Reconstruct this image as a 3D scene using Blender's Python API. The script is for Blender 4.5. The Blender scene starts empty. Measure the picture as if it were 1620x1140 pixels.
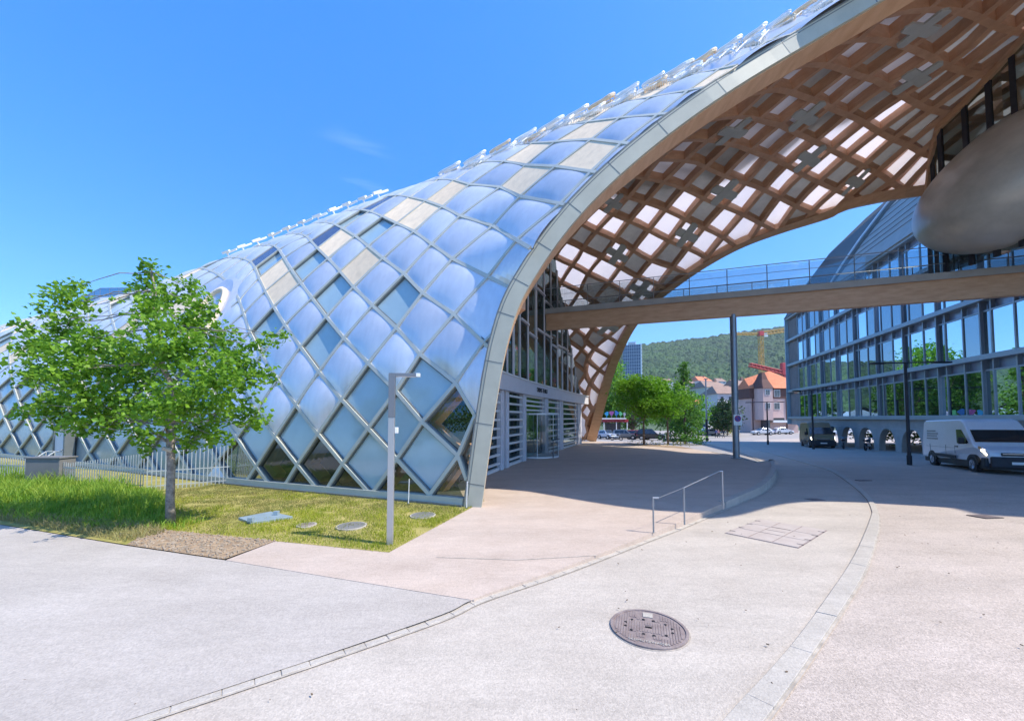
import bpy, bmesh, math, random
import numpy as np
from mathutils import Vector, Matrix, noise as mnoise
random.seed(7); rng=np.random.default_rng(5)
S=bpy.context.scene; COL=S.collection
R_=math.radians
# ------------------------------------------------------------------ camera numbers
FP=605.;CH=2.1;TH=R_(2.4);PPY=635.
def ray(x,y):
    u=(x-810)/FP;v=(PPY-y)/FP
    return np.array([u,math.cos(TH)-v*math.sin(TH),math.sin(TH)+v*math.cos(TH)])
def atz(x,y,z=0.):
    r=ray(x,y);t=(z-CH)/r[2];return np.array([0,0,CH])+r*t
def aty(x,y,Y):
    r=ray(x,y);t=Y/r[1];return np.array([0,0,CH])+r*t
def gz(Y):
    Y=min(Y,70.)
    if Y<=1:return 0.
    if Y<7:return -.025*(Y-1)**2/12
    return -.025*(Y-4.)
def pg(x,y,dz=0.):
    z=0.
    for _ in range(30): p=atz(x,y,z); z=.5*z+.5*gz(p[1])
    p=atz(x,y,z);return np.array([p[0],p[1],gz(p[1])+dz])
def proj(P):
    P=np.asarray(P,float);X=P[...,0];Y=P[...,1];Z=P[...,2]-CH
    d=Y*math.cos(TH)+Z*math.sin(TH);h=-Y*math.sin(TH)+Z*math.cos(TH)
    return np.stack([810+FP*X/d,PPY-FP*h/d],-1)
cam=bpy.data.cameras.new('camera');co=bpy.data.objects.new('camera',cam);COL.objects.link(co)
co.location=(0,0,CH);co.rotation_euler=(R_(90)+TH,0,0)
cam.sensor_width=36;cam.lens=36*FP/1620;cam.shift_y=(PPY-570)/1620;cam.clip_end=6000;cam.clip_start=.05
S.camera=co
# ------------------------------------------------------------------ materials
MATS={}
def mat(name,col,rough=.6,metal=0.,var=0.,scale=4.,bump=0.,bscale=40.,col2=None,spec=.5,trans=0.,detail=6.,coat=0.,emit=0.,rot=None):
    m=bpy.data.materials.new(name);m.use_nodes=True;nt=m.node_tree;n=nt.nodes;l=nt.links
    b=n['Principled BSDF'];b.inputs['Base Color'].default_value=(*col,1);b.inputs['Roughness'].default_value=rough
    b.inputs['Metallic'].default_value=metal;b.inputs['Specular IOR Level'].default_value=spec
    if coat:b.inputs['Coat Weight'].default_value=coat;b.inputs['Coat Roughness'].default_value=.08
    if emit:b.inputs['Emission Color'].default_value=(*col,1);b.inputs['Emission Strength'].default_value=emit
    tc=n.new('ShaderNodeTexCoord');src=tc.outputs['Object']
    if rot:
        mp=n.new('ShaderNodeMapping');mp.inputs['Scale'].default_value=rot;l.new(src,mp.inputs[0]);src=mp.outputs[0]
    if var or col2:
        t=n.new('ShaderNodeTexNoise');t.inputs['Scale'].default_value=scale;t.inputs['Detail'].default_value=detail;t.inputs['Roughness'].default_value=.65
        l.new(src,t.inputs['Vector'])
        r=n.new('ShaderNodeValToRGB');r.color_ramp.elements[0].position=.32;r.color_ramp.elements[1].position=.68
        c2=col2 or tuple(min(1,c*(1+var)) for c in col);c1=col if col2 else tuple(c*(1-var) for c in col)
        r.color_ramp.elements[0].color=(*c1,1);r.color_ramp.elements[1].color=(*c2,1)
        l.new(t.outputs['Fac'],r.inputs[0]);l.new(r.outputs[0],b.inputs['Base Color'])
        m['ramp']=1
    if bump:
        t=n.new('ShaderNodeTexNoise');t.inputs['Scale'].default_value=bscale;t.inputs['Detail'].default_value=4
        l.new(src,t.inputs['Vector']);bp=n.new('ShaderNodeBump');bp.inputs['Strength'].default_value=bump;bp.inputs['Distance'].default_value=.02
        l.new(t.outputs['Fac'],bp.inputs['Height']);l.new(bp.outputs[0],b.inputs['Normal'])
    if trans:
        tr=n.new('ShaderNodeBsdfTranslucent');tr.inputs[0].default_value=(*[min(1,c*1.6) for c in col],1)
        if var or col2:l.new(r.outputs[0],tr.inputs[0])
        mx=n.new('ShaderNodeMixShader');mx.inputs[0].default_value=trans
        l.new(b.outputs[0],mx.inputs[1]);l.new(tr.outputs[0],mx.inputs[2]);l.new(mx.outputs[0],n['Material Output'].inputs[0])
    MATS[name]=m;return m
def glassmat(name,tint,trans=.5,rough=.02,refl=(.8,.85,.9),k=(.75,.12)):
    m=bpy.data.materials.new(name);m.use_nodes=True;nt=m.node_tree;n=nt.nodes;l=nt.links
    for x in list(n):
        if x.type!='OUTPUT_MATERIAL':n.remove(x)
    out=[x for x in n if x.type=='OUTPUT_MATERIAL'][0]
    g=n.new('ShaderNodeBsdfGlossy');g.inputs['Color'].default_value=(*refl,1);g.inputs['Roughness'].default_value=rough
    t=n.new('ShaderNodeBsdfTransparent');t.inputs[0].default_value=(*tint,1)
    d=n.new('ShaderNodeBsdfDiffuse');d.inputs[0].default_value=(*[c*.15 for c in tint],1)
    lw=n.new('ShaderNodeLayerWeight');lw.inputs[0].default_value=.35
    mp=n.new('ShaderNodeMath');mp.operation='MULTIPLY_ADD';mp.inputs[1].default_value=k[0];mp.inputs[2].default_value=k[1]
    l.new(lw.outputs['Fresnel'],mp.inputs[0])
    a=n.new('ShaderNodeMixShader');a.inputs[0].default_value=trans;l.new(d.outputs[0],a.inputs[1]);l.new(t.outputs[0],a.inputs[2])
    b=n.new('ShaderNodeMixShader');l.new(mp.outputs[0],b.inputs[0]);l.new(a.outputs[0],b.inputs[1]);l.new(g.outputs[0],b.inputs[2])
    l.new(b.outputs[0],out.inputs[0]);MATS[name]=m;return m
# ------------------------------------------------------------------ mesh helpers
class MB:
    def __init__(s): s.v=[];s.f=[];s.m=[];s.mi=0
    def add(s,vs,fs):
        o=len(s.v);s.v+= [tuple(map(float,p)) for p in vs];s.f+=[tuple(i+o for i in f) for f in fs];s.m+=[s.mi]*len(fs);return s
    def quad(s,*p): return s.add(p,[tuple(range(len(p)))])
    def obox(s,c,ax,ay,az):
        c=np.array(c,float);ax,ay,az=[np.array(a,float) for a in(ax,ay,az)]
        vs=[c+i*ax+j*ay+k*az for k in(-1,1) for j in(-1,1) for i in(-1,1)]
        return s.add(vs,[(0,2,3,1),(4,5,7,6),(0,1,5,4),(2,6,7,3),(0,4,6,2),(1,3,7,5)])
    def box(s,x0,x1,y0,y1,z0,z1,rz=0,o=(0,0,0)):
        c,sn=math.cos(rz),math.sin(rz);cx,cy,cz=(x0+x1)/2,(y0+y1)/2,(z0+z1)/2
        return s.obox((o[0]+c*cx-sn*cy,o[1]+sn*cx+c*cy,o[2]+cz),(c*(x1-x0)/2,sn*(x1-x0)/2,0),(-sn*(y1-y0)/2,c*(y1-y0)/2,0),(0,0,(z1-z0)/2))
    def tube(s,p0,p1,r0,r1=None,n=8,cap=True):
        r1=r0 if r1 is None else r1
        p0=np.array(p0,float);p1=np.array(p1,float);d=p1-p0;L=np.linalg.norm(d)
        if L<1e-6:return s
        d/=L;a=np.array([0,0,1.]) if abs(d[2])<.9 else np.array([1.,0,0]);u=np.cross(d,a);u/=np.linalg.norm(u);w=np.cross(d,u)
        vs=[];
        for P,r in((p0,r0),(p1,r1)):
            for k in range(n):
                t=2*math.pi*k/n;vs.append(P+r*(math.cos(t)*u+math.sin(t)*w))
        fs=[(k,(k+1)%n,n+(k+1)%n,n+k) for k in range(n)]
        if cap:fs+=[tuple(range(n))[::-1],tuple(range(n,2*n))]
        return s.add(vs,fs)
    def sweep(s,rings,close=False,caps=True):
        n=len(rings[0]);vs=[p for r in rings for p in r];fs=[]
        for i in range(len(rings)-1):
            for k in range(n):
                a=i*n+k;b=i*n+(k+1)%n;fs.append((a,b,b+n,a+n))
        if caps:fs+=[tuple(range(n))[::-1],tuple((len(rings)-1)*n+k for k in range(n))]
        return s.add(vs,fs)
    def prism(s,pts,z0,z1):
        n=len(pts);vs=[(p[0],p[1],z0) for p in pts]+[(p[0],p[1],z1) for p in pts]
        return s.add(vs,[tuple(range(n))[::-1],tuple(range(n,2*n))]+[(k,(k+1)%n,n+(k+1)%n,n+k) for k in range(n)])
    def xprism(s,pts,p0,ax,ay,az,d):
        """polygon (a,b) in plane ax,ay at origin p0, extruded d along az"""
        p0,ax,ay,az=[np.array(q,float) for q in(p0,ax,ay,az)];n=len(pts)
        b=[p0+a*ax+c*ay for a,c in pts];t=[q+az*d for q in b]
        return s.add(b+t,[tuple(range(n))[::-1],tuple(range(n,2*n))]+[(k,(k+1)%n,n+(k+1)%n,n+k) for k in range(n)])
    def build(s,name,m,parent=None,smooth=False,bevel=0,loc=None,norm=True):
        me=bpy.data.meshes.new(name)
        V=s.v
        if loc is not None: V=[(a-loc[0],b-loc[1],c-loc[2]) for a,b,c in V]
        elif parent is not None:
            L=parent.location
            q=parent
            V=[(a-L[0],b-L[1],c-L[2]) for a,b,c in V] if parent.get('_w') else V
        me.from_pydata(V,[],s.f)
        ms=m if isinstance(m,(list,tuple)) else [m]
        for x in ms: me.materials.append(MATS[x] if isinstance(x,str) else x)
        if len(ms)>1: me.polygons.foreach_set('material_index',s.m)
        if norm:
            bm=bmesh.new();bm.from_mesh(me);bmesh.ops.recalc_face_normals(bm,faces=bm.faces);bm.to_mesh(me);bm.free()
        if smooth: me.polygons.foreach_set('use_smooth',[True]*len(me.polygons))
        me.update()
        o=bpy.data.objects.new(name,me);COL.objects.link(o)
        if loc is not None:o.location=loc
        if parent is not None:o.parent=parent
        if bevel:
            b=o.modifiers.new('b','BEVEL');b.width=bevel;b.segments=2;b.limit_method='ANGLE'
        return o
def tag(o,label=None,cat=None,group=None,kind=None):
    if label:o['label']=label
    if cat:o['category']=cat
    if group:o['group']=group
    if kind:o['kind']=kind
    return o
def thing(name,label,cat,loc=(0,0,0),rz=0,group=None,world=False):
    o=bpy.data.objects.new(name,None);COL.objects.link(o);o.location=loc;o.rotation_euler=(0,0,rz)
    if world:o['_w']=1
    return tag(o,label,cat,group)
def dup(root,loc=None,rz=None,label=None,sc=None):
    r=root.copy();COL.objects.link(r)
    if loc is not None:r.location=loc
    if rz is not None:r.rotation_euler=(0,0,rz)
    if sc:r.scale=(sc,sc,sc)
    if label:r['label']=label
    for ch in list(root.children):
        c=ch.copy();COL.objects.link(c);c.parent=r
        for g in list(ch.children):
            d=g.copy();COL.objects.link(d);d.parent=c
    return r
# ------------------------------------------------------------------ world, sun
SUNV=np.array([.69,-.23,1.]);SUNV/=np.linalg.norm(SUNV)   # towards the sun
el=math.asin(SUNV[2]);az=math.atan2(SUNV[0],SUNV[1])
w=bpy.data.worlds.new('World');S.world=w;w.use_nodes=True;nt=w.node_tree;n=nt.nodes;l=nt.links
bg=n['Background'];sky=n.new('ShaderNodeTexSky');sky.sky_type='NISHITA';sky.sun_disc=False
sky.sun_elevation=el;sky.sun_rotation=az;sky.air_density=1.0;sky.dust_density=1.1;sky.ozone_density=3.
hs=n.new('ShaderNodeHueSaturation');hs.inputs['Saturation'].default_value=1.22;hs.inputs['Value'].default_value=1.5
tn=n.new('ShaderNodeMixRGB');tn.blend_type='MULTIPLY';tn.inputs[0].default_value=1;tn.inputs[2].default_value=(.92,1.04,1.16,1);l.new(sky.outputs[0],tn.inputs[1]);l.new(tn.outputs[0],hs.inputs['Color'])
tc=n.new('ShaderNodeTexCoord');mp=n.new('ShaderNodeMapping');mp.inputs['Rotation'].default_value=(0,.75,0);mp.inputs['Scale'].default_value=(2.2,3,22)
l.new(tc.outputs['Generated'],mp.inputs[0]);cn=n.new('ShaderNodeTexNoise');cn.inputs['Scale'].default_value=1.3;cn.inputs['Detail'].default_value=7
l.new(mp.outputs[0],cn.inputs[0]);cr_=n.new('ShaderNodeValToRGB');cr_.color_ramp.elements[0].position=.56;cr_.color_ramp.elements[1].position=.8
l.new(cn.outputs['Fac'],cr_.inputs[0])
# a faint cirrus wisp low in the sky above the roof of the hall
wd=ray(575,287);wd/=np.linalg.norm(wd)
dt=n.new('ShaderNodeVectorMath');dt.operation='DOT_PRODUCT';dt.inputs[1].default_value=tuple(wd)
l.new(tc.outputs['Generated'],dt.inputs[0]);mr=n.new('ShaderNodeMapRange');mr.inputs[1].default_value=.9935;mr.inputs[2].default_value=.9995;mr.inputs[3].default_value=0;mr.inputs[4].default_value=.18
l.new(dt.outputs['Value'],mr.inputs[0]);mu=n.new('ShaderNodeMath');mu.operation='MULTIPLY';l.new(mr.outputs[0],mu.inputs[0]);l.new(cr_.outputs[0],mu.inputs[1])
mx=n.new('ShaderNodeMixRGB');mx.inputs[2].default_value=(5.5,6.5,7.5,1);l.new(mu.outputs[0],mx.inputs[0]);ev=n.new('ShaderNodeMixRGB');ev.inputs[0].default_value=.5;ev.inputs[2].default_value=(.06,.95,3.7,1);l.new(hs.outputs[0],ev.inputs[1]);l.new(ev.outputs[0],mx.inputs[1]);l.new(mx.outputs[0],bg.inputs[0])
bg.inputs[1].default_value=.13
sl=bpy.data.lights.new('sun','SUN');sl.energy=3.35;sl.angle=R_(.53);sl.color=(1,.91,.79);so=bpy.data.objects.new('sun',sl);COL.objects.link(so)
so.rotation_euler=Vector(SUNV).to_track_quat('Z','Y').to_euler()
S.view_settings.view_transform='Standard';S.view_settings.look='None';S.view_settings.exposure=.978;S.view_settings.gamma=1
S.cycles.max_bounces=8;S.cycles.diffuse_bounces=5;S.cycles.glossy_bounces=4;S.cycles.transparent_max_bounces=12
# ------------------------------------------------------------------ palette
mat('cushion',(.86,.87,.89),.33,.42,var=.06,scale=.7,spec=.7,bump=.12,bscale=3.5,trans=.15)
mat('rear_skin_m',(.80,.80,.80),.5,0,var=.05,trans=.8)
mat('beige',(.82,.66,.46),.8,0,var=.08,scale=3,bump=.1,bscale=30)
mat('paleglass',(.36,.49,.53),.10,0,var=.06,scale=1.5,spec=1.)
mat('greyglass',(.30,.38,.42),.22,.2,var=.12,scale=1.2,spec=.8)
mat('frame',(.50,.51,.44),.5,.12,var=.06,scale=3)
mat('framedark',(.16,.18,.18),.5,.3,var=.1,scale=3)
mat('fascia',(.44,.44,.35),.6,.0,var=.07,scale=2)
mat('wood',(.52,.30,.165),.55,0,col2=(.66,.42,.25),scale=1.6,bump=.1,bscale=20,rot=(1,1,5))
mat('woodlat',(.48,.265,.15),.6,0,col2=(.62,.37,.225),scale=1.6,rot=(1,1,3))
mat('white_panel',(.95,.88,.85),.7,0,var=.03,scale=.6,trans=.68)
mat('grey_panel',(.50,.49,.45),.85,0,var=.12,scale=1.5,trans=.14)
mat('cross',(.46,.48,.45),.8,0,var=.08,scale=2)
mat('white_metal',(.80,.81,.80),.4,.1,var=.03)
mat('plaster',(.66,.66,.69),.7,0,var=.05,scale=1.5)
mat('concrete',(.37,.37,.35),.8,0,var=.12,scale=1.4,bump=.2,bscale=25)
mat('concrete_dark',(.17,.17,.165),.8,0,var=.15,scale=1.)
mat('steel',(.30,.33,.36),.4,.7,var=.12,scale=4)
mat('darksteel',(.035,.04,.05),.5,.5,var=.15,scale=4)
mat('dark',(.012,.013,.015),.5,0,var=.2)
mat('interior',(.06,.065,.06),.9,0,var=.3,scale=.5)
mat('rubber',(.02,.02,.022),.8,0,var=.1)
mat('chrome',(.6,.6,.62),.2,.9,var=.05)
for nm in('cushion','beige'):
    m=MATS[nm];nt=m.node_tree;n=nt.nodes;l=nt.links;b=n['Principled BSDF'];src=b.inputs['Base Color'].links[0].from_socket
    oi=n.new('ShaderNodeObjectInfo');r1=n.new('ShaderNodeMapRange');r1.inputs[3].default_value=.90;r1.inputs[4].default_value=1.06;l.new(oi.outputs['Random'],r1.inputs[0])
    st=n.new('ShaderNodeTexNoise');st.inputs['Scale'].default_value=2.2;st.inputs['Detail'].default_value=8;mp=n.new('ShaderNodeMapping');mp.inputs['Scale'].default_value=(3,3,.35);l.new([x for x in n if x.type=='TEX_COORD'][0].outputs['Object'],mp.inputs[0]);l.new(mp.outputs[0],st.inputs['Vector'])
    r3=n.new('ShaderNodeMapRange');r3.inputs[1].default_value=.3;r3.inputs[2].default_value=.6;r3.inputs[3].default_value=.90;r3.inputs[4].default_value=1.0;l.new(st.outputs['Fac'],r3.inputs[0])
    mm=n.new('ShaderNodeMath');mm.operation='MULTIPLY';l.new(r1.outputs[0],mm.inputs[0]);l.new(r3.outputs[0],mm.inputs[1])
    sc=n.new('ShaderNodeVectorMath');sc.operation='SCALE';l.new(src,sc.inputs[0]);l.new(mm.outputs[0],sc.inputs['Scale']);l.new(sc.outputs[0],b.inputs['Base Color'])
    r2_=n.new('ShaderNodeMapRange');r2_.inputs[3].default_value=.24;r2_.inputs[4].default_value=.42;l.new(oi.outputs['Random'],r2_.inputs[0])
    if nm=='cushion':l.new(r2_.outputs[0],b.inputs['Roughness'])
glassmat('clearglass',(.75,.8,.72),.88,.02,(.5,.55,.55))
glassmat('wallglass',(.10,.19,.21),.16,.03,(.45,.55,.55))
glassmat('darkglass',(.45,.5,.45),.7,.05,(.35,.42,.4))
glassmat('railglass',(.95,.98,.98),.98,.02,(.30,.35,.4))

# ================================================================== THE VAULTED TIMBER SHELL
FK=[(-75,43,0),(-45,28.5,0),(-27.6,20.7,0),(-16,15.45,0),(-8.94,12.25,0),(-4.46,10.47,0),(-1.13,9.2,0),(-0.52,9.05,3.9),(0.3,9,5.81),(1.91,8.95,7.8),(4.5,8.9,9.9),(8.2,8.75,12.1),(12.9,5.7,13.2),(17.6,7.6,13.4),(24,5.5,13),(34,4,13)]  # last stations lie out of view, shaped to cast the ground shadow edge
BK=[(-62,66,0),(-34,52,0),(-17,45,0),(-8,41,0),(-2,38.5,0),(3,36.6,0),(7.17,34.8,0),(8.5,32.6,6.7),(10,30.6,10.4),(12.4,28.1,12.7),(15,25.9,14.2),(17.4,24.3,14.75),(19.3,22.1,14.5),(20.6,18.5,13.35),(27,15,12.4),(38,14,12)]
RK=[(-56.937,49.158,14.098),(-41.207,42.678,13.778),(-26.908,36.688,13.803),(-15.231,31.445,14.594),(-6.336,27.436,15.311),(-0.212,24.558,15.709),(3.509,22.49,16.177),(5.901,21.198,16.092),(7.681,20.242,16.011),(9.397,19.251,15.974),(11.456,18.047,16.004),(13.877,16.435,16.8),(17.194,14.678,17.156),(21.403,12.826,17.209),(26.436,10.914,17.023),(31.939,9.007,16.723)]
ON=[(-9,-1,51.98,33.58),(-8,-1,53.19,29.89),(-8,0,54.16,33.93),(-8,1,55.64,36.48),(-7,-2,53.48,22.97),(-7,-1,54.43,26.27),(-7,0,55.65,29.59),(-7,1,56.76,33.21),(-7,2,57.49,37.88),(-7,3,58.73,41.43),(-6,-2,54.61,19.31),(-6,-1,55.64,22.87),(-6,0,56.85,26.32),(-6,1,58,30),(-6,2,59.12,33.72),(-6,3,60.27,37.31),(-6,4,61.01,42.52),(-5,-2,55.89,15.77),(-5,-1,56.95,19.54),(-5,0,58.13,22.97),(-5,1,59.31,26.61),(-5,2,60.42,30.47),(-5,3,61.5,34.22),(-5,4,62.45,38.15),(-5,5,63.37,42.58),(-5,6,64.19,47.83),(-4,-4,55.32,5.5),(-4,-2,57.44,12.17),(-4,-1,58.32,16.2),(-4,0,59.49,19.59),(-4,1,60.57,23.56),(-4,2,61.69,27.2),(-4,3,62.69,30.78),(-4,4,63.58,34.68),(-4,5,64.53,38.55),(-4,6,65.51,42.14),(-4,7,67.33,46.18),(-3,-4,56.75,2.25),(-3,-3,57.75,5.66),(-3,-2,58.77,9.21),(-3,-1,59.78,12.84),(-3,0,60.87,16.58),(-3,1,61.91,20.17),(-3,2,62.87,23.81),(-3,3,63.79,27.51),(-3,4,64.72,31.14),(-3,5,65.78,34.6),(-3,6,68.05,37.97),(-3,7,70.24,40.53),(-3,8,71.54,43.25),(-2,-3,59.21,2.74),(-2,-2,60.27,6.02),(-2,-1,61.31,9.44),(-2,0,62.24,13.3),(-2,1,63.13,16.88),(-2,2,63.97,20.61),(-2,3,64.91,24.26),(-2,4,66.04,27.89),(-2,5,69.27,30.59),(-2,6,71.11,33.62),(-2,7,72.13,36.75),(-2,8,73.03,39.65),(-2,9,73.8,43),(-1,-2,61.59,3.04),(-1,-1,62.57,6.67),(-1,0,63.5,10.21),(-1,1,64.27,13.63),(-1,2,65.13,17.45),(-1,3,67,21.05),(-1,4,70.27,23.94),(-1,5,71.75,27.1),(-1,6,72.71,30.23),(-1,7,73.55,33.42),(-1,8,74.29,36.58),(-1,9,74.92,39.73),(-1,10,75.58,42.3),(0,-2,62.87,0.3),(0,-1,63.71,3.67),(0,0,64.52,7.12),(0,1,65.39,10.57),(0,2,68.06,14.1),(1,-1,64.79,0.74),(1,0,65.8,4.22)]
IN=[(-2,-2,64.34,119.17),(-2,-1,65.19,113.85),(-2,0,66.47,109.36),(-2,1,67.77,103.76),(-1,-2,65.47,123.96),(-1,-1,66.79,119.05),(-1,0,67.87,113.81),(-1,1,68.82,107.6),(-1,2,69.78,101.81),(-1,3,70.58,95.65),(0,-2,67.24,128.83),(0,-1,68.3,123.42),(0,0,69.23,117.77),(0,1,70.15,111.36),(0,2,70.96,105.22),(0,3,71.69,98.99),(0,4,72.48,92.97),(0,5,73.55,87.6),(0,6,74.79,82.61),(0,7,75.89,78.39),(1,-2,68.66,132.8),(1,-1,69.73,126.86),(1,0,70.51,121.97),(1,1,71.33,115.77),(1,2,72.01,109.18),(1,3,72.69,102.93),(1,4,73.54,97.15),(1,5,74.37,91.84),(1,6,75.37,87.26),(1,7,76.47,84.89),(1,8,77.75,82.31),(1,9,78.79,78.55),(2,-1,71,130.24),(2,0,71.61,124.77),(2,1,72.29,119.05),(2,2,73.01,112.98),(2,3,73.68,106.53),(2,4,74.48,100.48),(2,5,75.25,95.56),(2,6,76.22,92.38),(2,7,77.33,91.39),(2,8,78.47,87.62),(2,9,79.54,84.27),(2,10,80.37,80.55),(3,1,73.18,121.7),(3,2,73.84,115.36),(3,3,74.59,109.09),(3,4,75.49,104.06),(3,5,76.3,100.27),(3,6,77.22,97.46),(3,7,78.37,95.27),(3,8,79.3,91.74),(3,9,80.35,88.38),(3,10,81.37,84.84),(4,3,75.64,113.34),(4,4,76.47,108.65),(4,5,77.29,104.94),(4,6,78.4,102.51),(4,7,79.46,99.27),(4,8,80.41,95.82),(4,9,81.5,93.09),(4,10,82.2,88.25),(5,5,78.46,109.6),(5,6,79.52,106.67),(5,7,80.54,103.4),(5,8,81.53,100.06),(5,9,82.48,96.68),(6,5,79.88,114.53),(6,6,80.86,111.2),(6,7,81.75,107.78),(6,8,82.7,104.75),(7,5,81.38,119.1),(7,6,82.56,117.26),(7,7,83.49,114.22),(8,6,84.16,123.46),(8,7,84.79,119.89)]
GW=[(84.16,87.48),(84.68,97.89),(85.24,108.37),(85.28,113.69),(85.91,121.04),(86.6,130.82)]

FK=np.array(FK);BK=np.array(BK);RK=np.array(RK);NU=len(FK)-1
def crs(P,u):
    n=len(P);u=np.clip(np.asarray(u,float),0,n-1-1e-9);i=np.floor(u).astype(int);t=(u-i)[...,None]
    g=lambda k:P[np.clip(k,0,n-1)]
    p0,p1,p2,p3=g(i-1),g(i),g(i+1),g(i+2);m1=(p2-p0)/2;m2=(p3-p1)/2
    return (2*t**3-3*t**2+1)*p1+(t**3-2*t**2+t)*m1+(-2*t**3+3*t**2)*p2+(t**3-t**2)*m2
def edge(K,u):
    u=np.asarray(u,float);return np.where((u<=6)[...,None],crs(K[:7],np.minimum(u,6)),crs(K[6:],np.maximum(u,6)-6))
ug=np.linspace(0,NU,1501);Rg=crs(RK,ug);sg=np.concatenate([[0],np.cumsum(np.linalg.norm(np.diff(Rg[:,:2],axis=0),axis=1))])
Fg=edge(FK,ug);Bg=edge(BK,ug)
p0g=np.degrees(np.arcsin(np.clip(Fg[:,2]/Rg[:,2],0,.97)));p1g=180-np.degrees(np.arcsin(np.clip(Bg[:,2]/Rg[:,2],0,.97)))
P0=lambda s:np.interp(s,sg,p0g)
P1=lambda s:np.interp(s,sg,p1g)
SMAX=sg[-1];TN=4000;us_=np.interp(np.linspace(0,SMAX,TN+1),sg,ug)
TAB=np.concatenate([crs(RK,us_),edge(FK,us_),edge(BK,us_)],1);TAB=np.c_[TAB,np.sqrt(1-np.clip(TAB[:,5]/TAB[:,2],0,.97)**2),np.sqrt(1-np.clip(TAB[:,8]/TAB[:,2],0,.97)**2)]
def sh(s,ph,o=0.):
    s=np.asarray(s,float);ph=np.radians(np.asarray(ph,float));s,ph=np.broadcast_arrays(s,ph)
    def base(s,ph):
        X=s/SMAX*TN;k=np.clip(X.astype(int),0,TN-1);f_=(X-k)[...,None];T_=TAB[k]*(1-f_)+TAB[k+1]*f_
        f=(ph<=math.pi/2)[...,None]
        Rr=T_[...,0:3];Ee=np.where(f,T_[...,3:6],T_[...,6:9]);c0=np.where(f[...,0],T_[...,9],T_[...,10])
        c=np.cos(ph);q=1-np.abs(c)/c0
        return np.concatenate([Ee[...,:2]+(Rr[...,:2]-Ee[...,:2])*q[...,None],(Rr[...,2]*np.sin(ph))[...,None]],-1)
    P=base(s,ph)
    if np.any(o):
        h=.02
        a=base(s+h,ph)-base(s-h,ph);b=base(s,ph+.002)-base(s,ph-.002)
        n=np.cross(a,b);n/=np.linalg.norm(n,axis=-1,keepdims=True)+1e-12
        P=P+n*(np.asarray(o,float)[...,None] if np.ndim(o) else o)*np.sign(np.where(abs(n[...,2:])<.02,1,1))*NSGN
    return P
NSGN=1
t_=sh(50.,80.,1.)-sh(50.,80.)
if t_[2]<0:NSGN=-1
def fitlat(N,sig=1.7):
    N=np.array(N);K=N[:,:2];V=N[:,2:]
    A=np.c_[np.ones(len(K)),K];c=np.linalg.lstsq(A,V,rcond=None)[0];r=V-A@c
    ker=lambda X,Y:np.exp(-((X[:,None]-Y[None])**2).sum(-1)/(2*sig**2))
    wts=np.linalg.solve(ker(K,K)+2e-3*np.eye(len(K)),r)
    def f(i,j):
        X=np.stack([np.ravel(np.asarray(i,float)),np.ravel(np.asarray(j,float))],1)
        o=np.c_[np.ones(len(X)),X]@c+ker(X,K)@wts
        return o
    return f
LO=fitlat(ON)
_c={}
def node(i,j):
    if (i,j) not in _c:_c[(i,j)]=LO(i,j)[0]
    return _c[(i,j)]
_w={}
IMAX={2:0,3:-1,4:-1,5:-1,6:-1,7:-1,8:-1,9:-1,10:-1}
def nodeW(i,j):
    """world position and unit normal of a skin node"""
    if (i,j) in _w:return _w[(i,j)]
    if j in IMAX and i>IMAX[j]:
        a,na=nodeW(i-1,j);b_,_=nodeW(i-2,j);r=(2*a-b_,na)
    else:
        q=node(i,j);P=sh(q[0],q[1]);r=(P,sh(q[0],q[1],1.)-P)
    _w[(i,j)]=r;return r
def blend(Q,A,B):
    return ((1-A)*(1-B))[...,None]*Q[0]+(A*(1-B))[...,None]*Q[1]+((1-A)*B)[...,None]*Q[2]+(A*B)[...,None]*Q[3]
_ua=np.concatenate([np.linspace(6,7,16),np.linspace(7.1,13.6,70)]);_ea=edge(FK,_ua)[:,[0,2]];_ea=np.vstack([[_ea[0,0],-3.],_ea])
def gW(P):
    P=np.asarray(P);q=P[...,[0,2]];a=_ea[:-1];d=_ea[1:]-a;L2=(d**2).sum(1)
    w=q[...,None,:]-a;t=np.clip((w*d).sum(-1)/L2,0,1);r=w-t[...,None]*d;dd=np.hypot(r[...,0],r[...,1]);k=dd.argmin(-1)
    cz=d[...,0]*w[...,1]-d[...,1]*w[...,0];c=np.take_along_axis(cz,k[...,None],-1)[...,0];m=np.take_along_axis(dd,k[...,None],-1)[...,0]
    return np.minimum(np.where(c>0,m,-m)+.05,P[...,2])
def clip_w(mb,P,X):
    """P (n+1,n+1,3) base points, X final points; keep where gW(P)>=0"""
    n=P.shape[0]-1;G=gW(P)
    if (G<0).all():return
    if (G>=0).all():
        mb.add(X.reshape(-1,3),[(a*(n+1)+b,(a+1)*(n+1)+b,(a+1)*(n+1)+b+1,a*(n+1)+b+1) for a in range(n) for b in range(n)]);return
    for a in range(n):
        for b in range(n):
            q=[(a,b),(a+1,b),(a+1,b+1),(a,b+1)];out=[]
            for k in range(4):
                p,r=q[k],q[(k+1)%4];g0,g1=G[p],G[r]
                if g0>=0:out.append(X[p])
                if (g0>=0)!=(g1>=0):out.append(X[p]+(X[r]-X[p])*g0/(g0-g1))
            if len(out)>=3:mb.add(out,[tuple(range(len(out)))])
def patch(W,Sn,Nn,En,n):
    a=np.linspace(0,1,n+1);A,B=np.meshgrid(a,a,indexing='ij')
    return ((1-A)*(1-B))[...,None]*W+(A*(1-B))[...,None]*Sn+((1-A)*B)[...,None]*Nn+(A*B)[...,None]*En,A,B
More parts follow.
